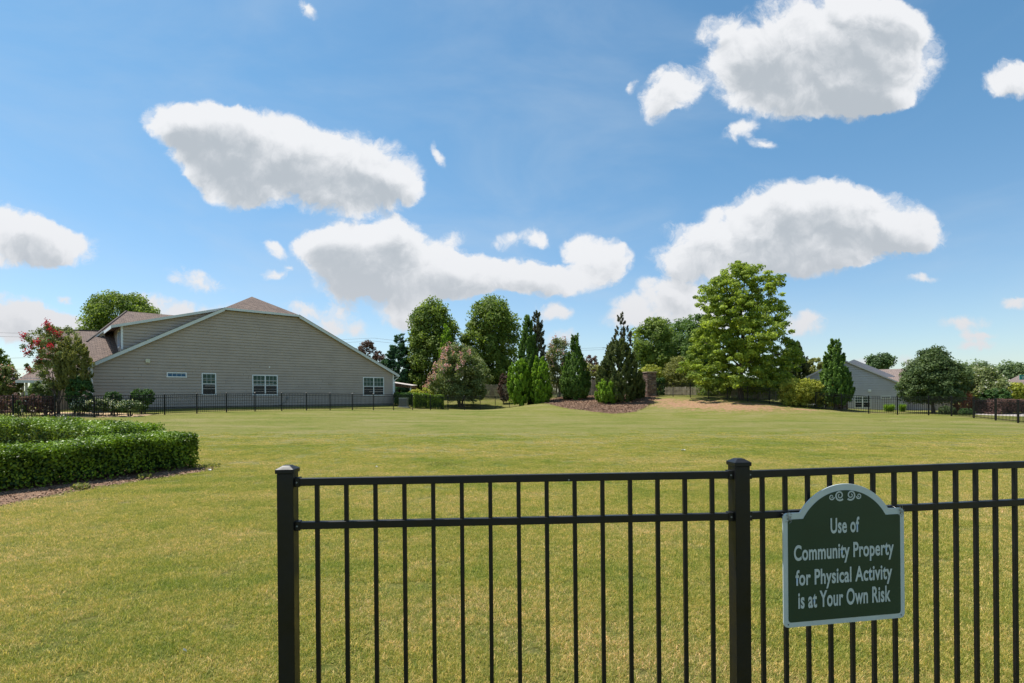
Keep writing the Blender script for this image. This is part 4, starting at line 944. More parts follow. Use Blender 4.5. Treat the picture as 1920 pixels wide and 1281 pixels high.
# ------------------------------------------------------------------ wooden picket fence behind the planting
def wood_fence(label, A, B, h0, h1, pitch=.15):
    A, B = Vector((*A, gz(*A))), Vector((*B, gz(*B))); root = empty('wooden_fence', A, label=label, cat='fence', group='weathered wooden picket fences')
    L_ = (B-A).length; n = int(L_/pitch); d = (B-A).normalized(); rg = random.Random(4); per = 16
    for s in range(0, n, per):
        m = MB()
        for i in range(s, min(s+per, n)):
            p = d*(i*pitch); p.z = gz(A.x+p.x, A.y+p.y)-A.z; h = (h0+(h1-h0)*i/n)+rg.uniform(-.03, .03); w = .05
            x = d*w; m.prism([p-x+Vector((0, 0, .05)), p+x+Vector((0, 0, .05)), p+x+Vector((0, 0, h-.05)), p+x*.4+Vector((0, 0, h)), p-x*.4+Vector((0, 0, h)), p-x+Vector((0, 0, h-.05))], (rg.uniform(-.002, .002), .018, 0))
        m.build('picket_panel', MT['wood'], root, kind='stuff')
        p = d*(s*pitch); p.z = gz(A.x+p.x, A.y+p.y)-A.z; MB().box(p.x-.05, p.x+.05, p.y+.06, p.y+.16, p.z-.1, p.z+h0+(h1-h0)*s/n+.05).build('post', MT['wood'], root)
        e = d*(min(s+per, n)*pitch); e.z = gz(A.x+e.x, A.y+e.y)-A.z
        for f in (.25, .75): MB().bar(p+Vector((0, .04, h0*f)), e+Vector((0, .04, h0*f)), .04, .09).build('rail', MT['wood'], root)
wood_fence('tall weathered picket fence behind the pink crepe myrtle', PG(868, 745, 62), PG(1000, 745, 60), 1.75, 1.75)
wood_fence('tall weathered picket fence behind the cypresses and stone pillar', PG(1030, 745, 60), PG(1208, 745, 57.6), 1.75, 1.8)
wood_fence('low grey picket fence running behind the big maple', PG(1246, 745, 57.5), PG(1462, 745, 50), .85, .95)

# ------------------------------------------------------------------ stone pillars
stone_mats = [plain('pillar_stone_%s' % n, c, .85, noise=.25, nscale=9, bump=.4) for n, c in (('brown', (.20, .125, .09)), ('tan', (.33, .24, .16)), ('umber', (.13, .085, .065)), ('grey', (.24, .20, .17)))]
def pillar(label, px, Z, ytop, wpx, seed):
    x, y, _ = W(px, 745, Z); b = gz(x, y); h = W(px, ytop, Z)[2]-b; w = wpx*Z/F/2; rg = random.Random(seed)
    root = empty('stone_pillar', (x, y, b), .25, label=label, cat='pillar')
    MB().box(-w+.03, w-.03, -w+.03, w-.03, -.2, h-.1).build('core', MT['block'], root)
    for mi, mt in enumerate(stone_mats):
        pass
    builds = [MB() for _ in stone_mats]; z = 0
    while z < h-.12:
        hh = min(rg.uniform(.06, .14), h-.1-z)
        for side in range(4):
            s = -w
            while s < w-.02:
                ww = min(rg.uniform(.12, .32), w-s); pr = rg.uniform(0, .03); mb = builds[rg.choice([0, 0, 1, 2, 2, 3])]
                c, sn = [(1, 0), (0, 1), (-1, 0), (0, -1)][side]; P = []
                for zz in (z+.006, z+hh-.006):
                    for (u, v) in ((s+.006, -w-pr), (s+ww-.006, -w-pr), (s+ww-.006, -w+.029), (s+.006, -w+.029)): P.append((u*c-v*sn, u*sn+v*c, zz))
                mb.hexa(P); s += ww
        z += hh
    for mb, mt in zip(builds, stone_mats):
        if mb.v: mb.build('stone_courses', mt, root, kind='stuff')
    MB().box(-w-.08, w+.08, -w-.08, w+.08, h-.095, h).build('cap', MT['stone_cap'], root, bevel=.02)
pillar('brown stone pillar with tan cap at the top of the mulch bed', 1218, 54, 697.5, 18, 3)
pillar('short brown stone pillar below the juniper at the grey house', 1580, 44.5, 732, 12, 5)

# ------------------------------------------------------------------ near hedge
def hedge(name, label, path, h, w, mat, nl, leaf, seed=1, skirt=.05):
    rng = np.random.default_rng(seed); path = np.array(path, float); seg = np.diff(path, axis=0); sl_ = np.hypot(*seg.T); cum = np.concatenate([[0], np.cumsum(sl_)]); Lh = cum[-1]
    un = seg/sl_[:, None]; vt = norm(np.vstack([un[:1], un[:-1]+un[1:], un[-1:]]))
    ox, oy = path[0]; root = empty(name, (ox, oy, gz(ox, oy)), label=label, cat='hedge'); b0 = gz(ox, oy)
    def frame(t):
        i = np.clip(np.searchsorted(cum, t, side='right')-1, 0, len(seg)-1); f = ((t-cum[i])/sl_[i])[:, None]
        p = path[i]+seg[i]*f; d = norm(vt[i]*(1-f)+vt[i+1]*f); return p, d
    def place(t, s, v, j):       # along, across (-1..1), up 0..1
        p, d = frame(np.clip(t, 0, Lh)); n = np.column_stack([-d[:, 1], d[:, 0]])
        bul = 1+.07*np.sin(t*2.3+1)+.05*np.sin(t*5.1+v*3); hh = h*(1+.035*np.sin(t*1.7)+.03*np.sin(t*4.3+2+s))
        over = np.clip(t, 0, Lh)-t
        xy = p-d*over[:, None]+n*(s*w/2*bul)[:, None]; return np.column_stack([xy[:, 0]-ox, xy[:, 1]-oy, ground_np(xy[:, 0], xy[:, 1])-b0+v*hh])
    # sample the shell: top, sides, ends
    A = [Lh*w, Lh*h*1.1, Lh*h*1.1, w*h, w*h]; cnt = (np.array(A)/sum(A)*nl).astype(int); P, Nn = [], []
    for k, c in enumerate(cnt):
        depth = rng.random(c)**2*.14
        if k == 0:
            t, s = rng.uniform(-.05, Lh+.05, c), rng.uniform(-1, 1, c); v = 1-depth/h-.10*np.abs(s)**5
            q = place(t, s, v, 0); nn = np.tile([0, 0, 1.], (c, 1))
        elif k < 3:
            sg = 1 if k == 1 else -1; t = rng.uniform(-.05, Lh+.05, c); v = rng.random(c)**.85*.98+.01; keep = rng.random(c) < np.clip(.18+v*.95, 0, 1); t, v, depth = t[keep], v[keep], depth[keep]
            s = sg*(1-depth*1.6/(w/2)-.10*v**6-.22*(1-v)**1.3); q = place(t, s, v, 0); _, d = frame(np.clip(t, 0, Lh)); nn = np.column_stack([-d[:, 1]*sg, d[:, 0]*sg, np.full(len(t), -.15)])
        else:
            e = -1 if k == 3 else 1; s, v = rng.uniform(-1, 1, c), rng.random(c); t = (0 if k == 3 else Lh)+e*(.12-depth-.10*np.abs(s)**3); q = place(t, s*.97, v, 0); _, d = frame(np.clip(t, 0, Lh)); nn = np.column_stack([d*e, np.full(c, .2)])
        P.append(q); Nn.append(nn)
    P = np.concatenate(P); Nn = np.concatenate(Nn); n = len(P); P += rng.normal(0, .018, P.shape)
    spr = rng.random(n) < .10; P[spr] += Nn[spr]*rng.uniform(0, .07, spr.sum())[:, None]
    Nn = norm(norm(Nn)*.8+np.array([0, 0, .12])+rng.normal(0, .50, (n, 3))); s = rng.uniform(.7, 1.3, n)
    cl_ = .5+.25*np.sin(P[:, 0]*5.1+P[:, 2]*7)*np.sin(P[:, 1]*4.3)+rng.normal(0, .2, n)
    link('foliage', leaf_mesh(rng, 'foliage', P, Nn, norm(rng.normal(0, 1, (n, 3))+np.array([0, 0, .6])), leaf[0]*s, leaf[1]*s, np.clip(cl_, 0, 1)), LEAF[mat], root)
    # twiggy interior: stems and inner leaves, coloured darker to stand for shade inside
    m = MB(); rg = random.Random(seed)
    for i in range(int(Lh*9)):
        t = rg.uniform(0.1, Lh-.1); q0 = place(np.array([t]), np.array([rg.uniform(-.4, .4)]), np.array([0.0]), 0)[0]
        for j in range(3):
            q1 = place(np.array([t+rg.uniform(-.25, .25)]), np.array([rg.uniform(-.8, .8)]), np.array([rg.uniform(.7, .92)]), 0)[0]
            m.tube([q0, (Vector(q0)+Vector(q1))/2+Vector((rg.uniform(-.05, .05), rg.uniform(-.05, .05), 0)), q1], [.011, .007, .003], 4, False)
    m.build('branches', MT['bark'], root, kind='stuff')
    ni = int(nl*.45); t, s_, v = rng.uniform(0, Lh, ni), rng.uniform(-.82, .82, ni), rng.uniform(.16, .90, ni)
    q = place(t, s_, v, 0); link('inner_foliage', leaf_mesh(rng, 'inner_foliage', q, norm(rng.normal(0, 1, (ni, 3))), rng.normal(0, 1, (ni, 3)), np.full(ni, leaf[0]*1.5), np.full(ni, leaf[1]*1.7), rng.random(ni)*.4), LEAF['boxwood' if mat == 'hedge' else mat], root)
    return root
eP = PG(312, 745, 11.9)
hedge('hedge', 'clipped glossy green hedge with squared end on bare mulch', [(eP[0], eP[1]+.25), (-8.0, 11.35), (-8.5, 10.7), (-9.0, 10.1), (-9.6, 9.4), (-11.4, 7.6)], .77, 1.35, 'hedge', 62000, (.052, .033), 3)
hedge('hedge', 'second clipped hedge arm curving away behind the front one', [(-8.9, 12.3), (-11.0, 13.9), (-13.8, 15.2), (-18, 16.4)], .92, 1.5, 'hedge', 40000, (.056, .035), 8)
def GP(px, py):
    u, v = ray(px, py); Z = E/-v
    for _ in range(4): Z = (E-gz(u*Z, Z))/-v
    return (u*Z, Z)
MULCH = [GP(404, 880), GP(385, 886), GP(300, 899), GP(180, 917), GP(60, 939), GP(-60, 966), GP(-400, 1050), (-13, 8), (-19, 15), (-18, 17.6), (-12, 15.6), (-9.0, 13.6), GP(330, 868), GP(375, 874)]
lawn_patch(MULCH)
sheet('mulch_strip', MULCH, .02, MT['mulch'], .3, .05, 4, label='strip of brown mulch under the near hedges', kind='structure')
rng0 = np.random.default_rng(77)
LEAF['chip'] = leaf_mat('mulch_chip', (.036, .020, .013), (.20, .13, .088), 0.0, .9)
def chips(label, poly, n, ln, lift, rows):
    poly = np.array(poly); lo, hi = poly.min(0), poly.max(0); P = rng0.uniform(lo, hi, (n*3, 2)); ins = np.zeros(len(P), bool)
    for (x0, y0), (x1, y1) in zip(poly, np.roll(poly, -1, 0)):
        c = ((y0 > P[:, 1]) != (y1 > P[:, 1])) & (P[:, 0] < (x1-x0)*(P[:, 1]-y0)/(y1-y0+1e-12)+x0); ins ^= c
    P = P[ins & rows(P)][:n]; m = len(P); P = P+rng0.normal(0, ln*1.2, P.shape); z = ground_np(P[:, 0], P[:, 1])+lift+rng0.uniform(0, ln*.25, m)
    o = P.mean(0); Q = np.column_stack([P-o, z]); me = leaf_mesh(rng0, 'mulch_chips', Q, norm(np.array([0, 0, 1.])+rng0.normal(0, .45, (m, 3))), rng0.normal(0, 1, (m, 3))*[1, 1, .3], rng0.uniform(.6, 1.5, m)*ln, rng0.uniform(.25, .6, m)*ln, rng0.random(m))
    link('mulch_chips', me, LEAF['chip'], None, (o[0], o[1], 0), label=label, kind='stuff')
chips('loose bark chips along the near hedges', MULCH, 26000, .045, .022, lambda P: (P[:, 1] < 12.4) & (P[:, 0] > -10))
chips('loose bark chips on the sloping mulch bed', BED, 26000, .11, .04, lambda P: P[:, 1] < 60)
def weeds(name, label, x, y, r, n, h, mat, cat='weed'):
    z = gz(x, y); a = rng0.uniform(0, 6.28, n); rr = r*np.sqrt(rng0.random(n)); P = np.column_stack([rr*np.cos(a), rr*np.sin(a), rng0.random(n)*h*.7+.01])
    o = link(name, leaf_mesh(rng0, name, P, norm(rng0.normal(0, 1, (n, 3))*.7+np.array([0, -.3, .4])), np.tile([0., 0, 1], (n, 1))+rng0.normal(0, .5, (n, 3)), np.full(n, h*.6), np.full(n, h*.28), rng0.random(n)), LEAF[mat], loc=(x, y, z), label=label, cat=cat)
    return o
for wx, wy, wr, lb in ((1322, 857, .45, 'dark weedy patch in the lawn left of the second fence post'), (1655, 778+12, .5, 'small dark weed clump near the right lawn edge'), (1515, 834, .35, 'dark weedy tuft in the mid lawn on the right'), (1650, 838, .3, 'rightmost dark tuft in the mid lawn'), (830, 873, .35, 'dark weedy patch above the middle of the first fence panel'), (560, 833, .3, 'small weedy tuft right of the hedge end')):
    x, y = GP(wx, wy); weeds('weed_clump', lb, x, y, wr, 260, .05, 'olive')
x, y = PG(392, 745, 12.1); weeds('weed_clump', 'low leafy weeds at the tip of the mulch by the hedge end', x, y, .22, 160, .10, 'olive')
x, y = PG(155, 745, 9.7); weeds('weed_clump', 'small weed sprouting at the foot of the front hedge', x, y-.05, .14, 80, .13, 'olive')
x, y = PG(272, 745, 10.7); weeds('weed_clump', 'small weed beneath the hedge nearer its squared end', x, y-.05, .12, 60, .13, 'olive')
def scrap(label, px, py, r, seed):
    u, v = ray(px, py); Z = E/-v; 
    for _ in range(4): Z = (E-gz(u*Z, Z))/-v
    rg = random.Random(seed); m = MB(); n = 7
    pts = [(r*rg.uniform(.6, 1.2)*math.cos(6.28*i/n), r*rg.uniform(.5, 1.0)*math.sin(6.28*i/n), rg.uniform(.02, .045)) for i in range(n)]
    m.prism(pts, (0, 0, .012)); m.build('paper_scrap', MT['scrap'], None, (u*Z, Z, gz(u*Z, Z)), label=label, cat='litter')
scrap('white scrap lying on the lawn near the second fence post', 1281, 846, .07, 1); scrap('small white scrap at the tip of the hedge mulch', 393, 884, .035, 2)
scrap('tiny white scrap in the foreground grass left of the fence', 347, 1230, .010, 3); scrap('small white scrap in grass above the first fence panel', 706, 878, .03, 4)

# ------------------------------------------------------------------ planting by the taupe house
Zs = 34.6
tree('crepe_myrtle', 'crepe myrtle with crimson flower heads at the house corner', 'tree', 108, 35.2, [(612, 12), (628, 36), (650, 50), (680, 52), (705, 44), (725, 26)], 'crepe', 15000, (.12, .07), nc=150, cr=.30, inner=.25, lump=.28, stems=4, trunk=.05, limbs=16, blossom=('red', 1500, .12, 'left few'), seed=4)
tree('holly_tree', 'upright olive-gold shrub beside the crimson crepe myrtle', 'shrub', 138, 34.6, [(636, 6), (650, 20), (672, 27), (700, 26), (722, 22), (745, 12)], 'olive', 20000, (.11, .055), nc=150, cr=.32, style='spire', trunk=.06)
shrub('dark_shrub', 'dark green rounded shrub against the white corner board', 150, 34.4, [(706, 6), (720, 20), (740, 25), (758, 20), (770, 12)], 'boxwood', 9000, (.12, .08))
shrub('green_shrub', 'loose green shrub below the porch beam', 82, 38, [(716, 16), (730, 24), (748, 22), (760, 12)], 'elm', 5500, (.13, .08))
GP = 'low shrubs along the left iron fence'
shrub('boxwood', 'round boxwood, the smaller of two near the house wall', 211, 35.2, [(735.5, 8), (742, 15), (750, 15), (757, 9)], 'boxwood', 5000, (.09, .06), group=GP)
shrub('boxwood', 'large dark boxwood tapering down near the house wall', 267, 36, [(731, 12), (739, 21), (750, 20), (760, 11), (768, 6)], 'boxwood', 7000, (.09, .06), group=GP)
for px, y0, w_, lb in ((152, 751, 17, 'white-flecked gardenia below the dark shrub'), (186, 748, 25, 'widest white-flecked gardenia in front of the corner board'), (216, 756, 13, 'small gardenia between the two boxwoods'), (243, 752, 21, 'white-flecked gardenia left of the large boxwood')):
    shrub('gardenia', lb, px, 33.9, [(y0, w_*.5), (y0+6, w_), (y0+14, w_*.95), (771, w_*.5)], 'elm', 4200, (.09, .06), group=GP, blossom=('whiteb', 110, .05, 'all'), nc=45)
for px, y0, w_, lb in ((14, 739, 24, 'purple-leaved shrub at the left edge of the picture'), (62, 741, 16, 'purple shrub left of the crepe myrtle trunk'), (88, 744, 13, 'purple shrub beside the crepe myrtle trunk')):
    shrub('purple_shrub', lb, px, 34, [(y0, w_*.5), (y0+8, w_), (y0+20, w_), (775, w_*.6)], 'purple', 5000, (.09, .06), group=GP, nc=50)
shrub('green_shrub', 'small green shrub between the purple shrubs', 38, 33.6, [(752, 6), (760, 12), (776, 9)], 'elm', 2600, (.09, .06), group=GP, nc=30)
tree('crepe_myrtle', 'pale-flowered bush at the far left edge', 'tree', 8, 38, [(690, 10), (702, 22), (722, 28), (740, 24), (752, 12)], 'crepew', 9000, (.14, .1), stems=3, trunk=.05, blossom=('pink', 260, .08, 'all'), inner=.5)
tree('broadleaf_tree', 'dark green tree rising at the far left edge', 'tree', -8, 52, [(655, 6), (670, 18), (695, 28), (720, 26), (740, 12)], 'oak', 7000, (.2, .14))
tree('broadleaf_tree', 'rounded tree showing above the house roof on the left', 'tree', 232, 72, [(556, 26), (566, 46), (582, 62), (605, 70), (640, 66), (690, 40)], 'oak', 42000, (.26, .19), nc=330, cr=1.2, seed=12, lump=.08, inner=.5)
tree('maroon_tree', 'maroon-leaved tree beyond the right roof slope', 'tree', 690, 78, [(643, 10), (656, 24), (675, 34), (705, 32), (735, 20)], 'maroon', 8000, (.28, .2))
sheet('mulch_island', [PG(60, 0, 34.8), PG(110, 0, 33.3), PG(180, 0, 32.9), PG(255, 0, 33.6), PG(285, 0, 35.5), PG(200, 0, 36.5), PG(80, 0, 37)], .02, plain('pine_straw', (.42, .29, .16), .9, noise=.3, nscale=6, bump=.5), .4, .08, 6, label='pale pine straw bed under the shrubs at the house corner', kind='structure')

# ------------------------------------------------------------------ planting in the middle
tree('spruce', 'dark blue-green spruce at the right end of the gable', 'tree', 748, 66, [(626, 1), (645, 8), (670, 18), (700, 28), (730, 32), (748, 24)], 'spruce', 22000, (.34, .12), nc=170, cr=.75, style='drape', trunk=.18, seed=21)
hz = 51.5
def hedge_box(label, px0, px1, Z, ytop, w, mat, nl, seed, leaf=(.11, .07)):
    a, b = PG(px0, 745, Z), PG(px1, 745, Z+.3); g = gz(*a); h = W(px0, ytop, Z)[2]-g
    return hedge('hedge', label, [a, b], h, w, mat, nl, leaf, seed)
hedge_box('clipped green hedge directly right of the house corner', 777, 800, 51.2, 738, 1.6, 'hedge', 9000, 31)
hedge_box('lower clipped hedge segment beside the pink crepe myrtle', 803, 829, 51.0, 741, 1.5, 'hedge', 9000, 32)
hedge_box('dark hedge behind the air conditioner', 742, 772, 52.6, 737, 1.2, 'boxwood', 7000, 33)
shrub('yellow_shrub', 'yellow-green shrub tops behind the clipped hedges', 790, 54, [(729, 10), (736, 24), (748, 22), (758, 10)], 'yellow', 5000, (.13, .09))
tree('oak_tree', 'tall dense oval oak nearest the house', 'tree', 812, 66, [(567, 8), (580, 28), (600, 40), (630, 47), (665, 50), (700, 52), (730, 42), (742, 25)], 'oak', 40000, (.27, .20), nc=330, cr=1.05, seed=33, lump=.12, inner=.4)
tree('arborvitae', 'thin bright green arborvitae in front of the oval oak', 'tree', 838, 62, [(611, 1), (625, 6), (645, 11), (680, 14), (720, 14), (745, 10)], 'bright', 11000, (.26, .10), nc=110, cr=.5, style='spire', trunk=.08)
tree('crepe_myrtle', 'broad crepe myrtle with pink blossom at its top', 'tree', 864, 56, [(650, 14), (662, 32), (685, 50), (710, 58), (735, 56), (748, 40)], 'crepe', 34000, (.20, .13), nc=230, cr=.65, stems=3, trunk=.11, limbs=18, blossom=('pink', 900, .16, 'left'), seed=9, inner=.35, flat=.9)
tree('oak_tree', 'tall round oak between the pink crepe myrtle and arborvitae', 'tree', 924, 66, [(560, 14), (575, 34), (600, 50), (630, 55), (660, 50), (690, 38), (715, 30), (730, 18)], 'oak', 36000, (.27, .20), nc=260, cr=1.05, seed=35, lump=.15, inner=.35, trunk=.24)
shrub('rust_shrub', 'dull reddish shrub left of the bright arborvitae', 946, 58, [(700, 4), (715, 11), (735, 13), (752, 9)], 'maroon', 3500, (.16, .1))
tree('arborvitae', 'tall narrow arborvitae spire, left of its dark twin', 'tree', 991, 54, [(592, 1), (610, 7), (640, 13), (680, 18), (720, 20), (757, 15)], 'cypress', 22000, (.26, .10), nc=200, cr=.5, style='spire', trunk=.1, seed=41)
tree('arborvitae', 'tallest dark brownish arborvitae spire in the cluster', 'tree', 1008, 55, [(582, 1), (600, 6), (630, 12), (670, 16), (715, 18), (755, 14)], 'rusty', 15000, (.26, .10), nc=150, cr=.45, style='spire', trunk=.1, seed=42, inner=.3)
tree('arborvitae', 'bright green bushy arborvitae at the left of the cluster', 'tree', 974, 52.6, [(678, 5), (692, 14), (715, 20), (740, 20), (757, 14)], 'bright', 15000, (.22, .09), nc=140, cr=.42, style='spire', trunk=.07, seed=43)
tree('arborvitae', 'bright green bushy arborvitae at the right of the cluster', 'tree', 1013, 52.3, [(672, 5), (688, 13), (712, 18), (740, 18), (757, 12)], 'bright', 14000, (.22, .09), nc=130, cr=.42, style='spire', trunk=.07, seed=44)
tree('crepe_myrtle', 'pale blossoming tree between two dark cypresses', 'tree', 1048, 60, [(640, 10), (655, 24), (680, 30), (705, 30), (730, 20)], 'crepew', 13000, (.18, .12), nc=110, cr=.6, stems=3, trunk=.07, blossom=('pink', 500, .14, 'all'), inner=.3)
tree('cypress', 'conical cypress with a slender tip on the mulch bed', 'tree', 1079, 53.5, [(623, 1), (645, 5), (665, 9), (690, 20), (715, 28), (735, 28), (748, 20)], 'cypress', 22000, (.24, .10), nc=190, cr=.48, style='spire', trunk=.1, seed=45)
shrub('green_shrub', 'mixed green shrub behind the mulch between the cypresses', 1112, 62, [(684, 10), (696, 24), (715, 26), (735, 18)], 'olive', 6500, (.2, .13), blossom=('whiteb', 80, .1, 'all'))
tree('broadleaf_tree', 'small maroon-tinted tree far beyond the picket fence', 'tree', 1108, 95, [(668, 8), (680, 20), (700, 26), (725, 20)], 'maroon', 4500, (.3, .22))
tree('cryptomeria', 'dark cryptomeria with a bare thin top on the mulch bed', 'tree', 1160, 50.5, [(640, 10), (660, 22), (690, 32), (720, 38), (745, 36), (758, 24)], 'darkcyp', 30000, (.22, .10), nc=260, cr=.5, style='spire', trunk=.12, seed=46, inner=.3)
tree('cryptomeria', 'ragged rusty spire rising from the dark cryptomeria', 'tree', 1165, 53.0, [(589, 2), (600, 9), (612, 6), (622, 16), (645, 18), (680, 22), (720, 22)], 'rusty', 6500, (.22, .10), nc=75, cr=.42, style='spire', trunk=.10, seed=47, inner=.55, lump=.35, trunk_top=.97)
tree('cypress', 'low bright cypress bush in front of the cryptomeria', 'shrub', 1138, 49.5, [(712, 5), (722, 14), (740, 20), (754, 14)], 'bright', 8000, (.2, .09), nc=90, cr=.38, style='spire', trunk=.05)
tree('cypress', 'dark low evergreen beside the stone pillar', 'shrub', 1197, 52.2, [(700, 4), (715, 10), (735, 12), (747, 9)], 'darkcyp', 7000, (.2, .09), nc=70, cr=.38, style='spire', trunk=.05)
shrub('yellow_shrub', 'yellow-green shrub glowing behind the stone pillar', 1222, 60, [(685, 12), (698, 26), (715, 26), (735, 16)], 'yellow', 8000, (.18, .12))
shrub('dark_shrub', 'clipped near-black evergreen column right of the pillar', 1238, 55.5, [(709, 7), (715, 9.5), (740, 9.5), (746, 9)], 'boxwood', 7000, (.12, .08), lump=.03)
tree('oak_tree', 'rounded green oak left of the large maple', 'tree', 1226, 72, [(600, 12), (615, 30), (640, 40), (670, 42), (700, 32), (725, 20)], 'oak', 26000, (.27, .2), nc=200, cr=1.1, seed=51)
tree('oak_tree', 'oak partly hidden behind the left side of the maple', 'tree', 1285, 76, [(606, 14), (625, 36), (660, 44), (700, 42), (730, 24)], 'darkoak', 24000, (.28, .2), nc=190, cr=1.2, seed=52)
tree('pine_tree', 'dark pine tip above the oaks left of the maple', 'tree', 1253, 90, [(602, 3), (620, 12), (650, 20), (690, 22), (730, 16)], 'pine', 9000, (.35, .14), nc=90, cr=.9, seed=53)
tree('broadleaf_tree', 'darker tree crown at the left shoulder of the maple', 'tree', 1310, 70, [(590, 8), (605, 22), (635, 32), (670, 34), (710, 26)], 'darkoak', 14000, (.27, .2), nc=120, cr=1.0, seed=54)
shrub('olive_shrub', 'large olive-green shrub under the left oaks', 1272, 60, [(672, 14), (690, 28), (715, 34), (738, 28), (746, 16)], 'olive', 15000, (.16, .10), nc=140, inner=.4)
tree('maple_tree', 'largest bright green maple standing on the berm', 'tree', 1390, 49.5, [(492, 6), (504, 34), (526, 62), (552, 82), (582, 88), (612, 90), (645, 100), (675, 108), (703, 108), (724, 92), (734, 50)], 'maple', 84000, (.20, .145), nc=620, cr=.62, seed=61, lump=.15, inner=.22, trunk=.24, limbs=34, flat=.6, base_y=None)
tree('cypress', 'dark cypress at the right flank of the maple', 'tree', 1490, 55, [(640, 3), (655, 10), (680, 18), (705, 23), (725, 24), (745, 18)], 'darkcyp', 17000, (.26, .11), nc=150, cr=.6, style='spire', seed=62)
shrub('green_shrub', 'green understorey under the maple crown by the fence', 1345, 55, [(715, 20), (725, 40), (738, 44), (748, 30)], 'oak', 9000, (.16, .11), nc=90)
shrub('green_shrub', 'green understorey right of the maple trunk', 1425, 54, [(712, 16), (724, 34), (740, 36), (750, 26)], 'oak', 8000, (.16, .11), nc=90)
tree('broadleaf_tree', 'small round tree showing left of the grey house', 'tree', 1528, 80, [(674, 8), (684, 20), (700, 24), (725, 18)], 'olive', 7000, (.26, .19))
shrub('photinia', 'broad yellow-tipped shrub behind the iron fence', 1500, 44.8, [(712, 24), (722, 38), (742, 40), (760, 30)], 'yellow', 20000, (.13, .08), nc=200, inner=.4)
shrub('photinia', 'yellow-tipped shrub just left of the juniper', 1546, 43.9, [(716, 12), (726, 22), (745, 24), (763, 18)], 'yellow', 12000, (.13, .08), nc=120, inner=.4)
tree('juniper', 'dark conical juniper in front of the grey gable', 'tree', 1566, 43.5, [(641, 3), (655, 8), (675, 14), (690, 17), (710, 23), (735, 28), (755, 22)], 'cypress', 24000, (.20, .10), nc=200, cr=.5, style='spire', seed=63, lump=.28, inner=.35)
for lb, px, w_ in (('fine ornamental grass clump under the grey house window', 1667, 15), ('smaller ornamental grass clump nearer the elm trunk', 1692, 8)):
    x, y = PG(px, 745, 43.5); n = 900; z = gz(x, y); a = rng0.uniform(0, 6.28, n); rr = w_*.0435*np.sqrt(rng0.random(n))*.6
    P = np.column_stack([rr*np.cos(a), rr*np.sin(a)*.6, rng0.uniform(.1, .45, n)]); ax = norm(np.column_stack([np.cos(a)*.4, np.sin(a)*.4, np.ones(n)]))
    link('ornamental_grass', leaf_mesh(rng0, 'ornamental_grass', P, norm(rng0.normal(0, 1, (n, 3))), ax, np.full(n, .55), np.full(n, .02), rng0.random(n)), LEAF['bright'], loc=(x, y, z), label=lb, cat='grass clump')
tree('elm_tree', 'broad grey-green elm in front of the grey house', 'tree', 1750, 41, [(655, 8), (666, 22), (685, 40), (705, 51), (730, 54), (744, 50), (752, 32)], 'elm', 44000, (.17, .09), nc=330, cr=.55, seed=64, lump=.15, inner=.3, trunk=.13, limbs=26, flat=.8)
tree('pine_tree', 'flat-topped pine far behind the grey house roof', 'tree', 1648, 105, [(668, 12), (676, 24), (686, 26), (692, 14)], 'pine', 6000, (.4, .25), nc=50, cr=1.0, trunk=.25)
tree('crepe_myrtle', 'cream-flowered crepe myrtle right of the elm', 'tree', 1838, 44, [(696, 14), (706, 34), (722, 44), (742, 46), (752, 30)], 'crepew', 24000, (.16, .11), nc=180, cr=.55, stems=4, trunk=.06, blossom=('whiteb', 160, .07, 'all'), inner=.35, seed=65)
shrub('green_shrub', 'yellowish leafy shrub at the right edge below the far roof', 1905, 46, [(720, 12), (730, 26), (745, 28), (756, 18)], 'yellow', 8000, (.15, .1), nc=90)
shrub('green_shrub', 'dark green shrub between crepe myrtle and red shrub', 1866, 42, [(730, 10), (740, 22), (752, 24), (768, 14)], 'boxwood', 7000, (.13, .09))
shrub('red_shrub', 'red-tipped wispy shrub behind the iron fence', 1805, 40.5, [(738, 8), (748, 16), (762, 15), (774, 8)], 'redgrass', 3600, (.16, .04), nc=60, cr=.28, style='spire')
shrub('boxwood', 'round boxwood behind the fence, left of the red shrub', 1776, 38.8, [(762, 8), (768, 14), (776, 13), (781, 8)], 'elm', 4000, (.08, .055))
shrub('boxwood', 'small boxwood in front of the parked white car', 1812, 38.0, [(767, 6), (771, 13), (777, 13), (782, 8)], 'boxwood', 3500, (.08, .055))
hedge_box('long dark hedge with reddish top at the far right', 1850, 1960, 38.5, 751, 2.0, 'purple', 15000, 71, (.10, .07))
for lb, px, Z, yt, w_ in (('rounded far tree rising right of the elm crown', 1832, 115, 682, 26), ('low far tree in the treeline above the crepe myrtle', 1868, 120, 693, 24), ('tall far tree at the right edge of the treeline', 1900, 112, 681, 26), ('far tree at the very right edge', 1938, 110, 684, 26), ('low far tree between the elm and the treeline', 1800, 125, 694, 24)):
    tree('distant_tree', lb, 'tree', px, Z, [(yt, w_*.35), (yt+8, w_*.8), (yt+22, w_), (yt+42, w_*.9), (742, w_*.6)], 'distant', 7500, (.42, .30), nc=90, cr=1.6, group='far trees along the right horizon', inner=.5)
# woods that close the horizon
def woods():
    rng = np.random.default_rng(5); n = 60000; a = rng.uniform(R(15), R(165), n); r = rng.uniform(150, 175, n); h = 5.2+1.6*np.sin(a*37)+1.2*np.sin(a*91+1)+.8*np.sin(a*173)
    z = h*rng.random(n)**.7; P = np.column_stack([r*np.cos(a), r*np.sin(a), z+.6]); Nn = norm(rng.normal(0, .6, (n, 3))+np.array([0, -.3, .7]))
    link('distant_woods', leaf_mesh(rng, 'distant_woods', P, Nn, rng.normal(0, 1, (n, 3)), np.full(n, 1.5), np.full(n, 1.1), rng.random(n)), LEAF['distant'], label='low belt of distant woods on the horizon', kind='stuff')
woods()

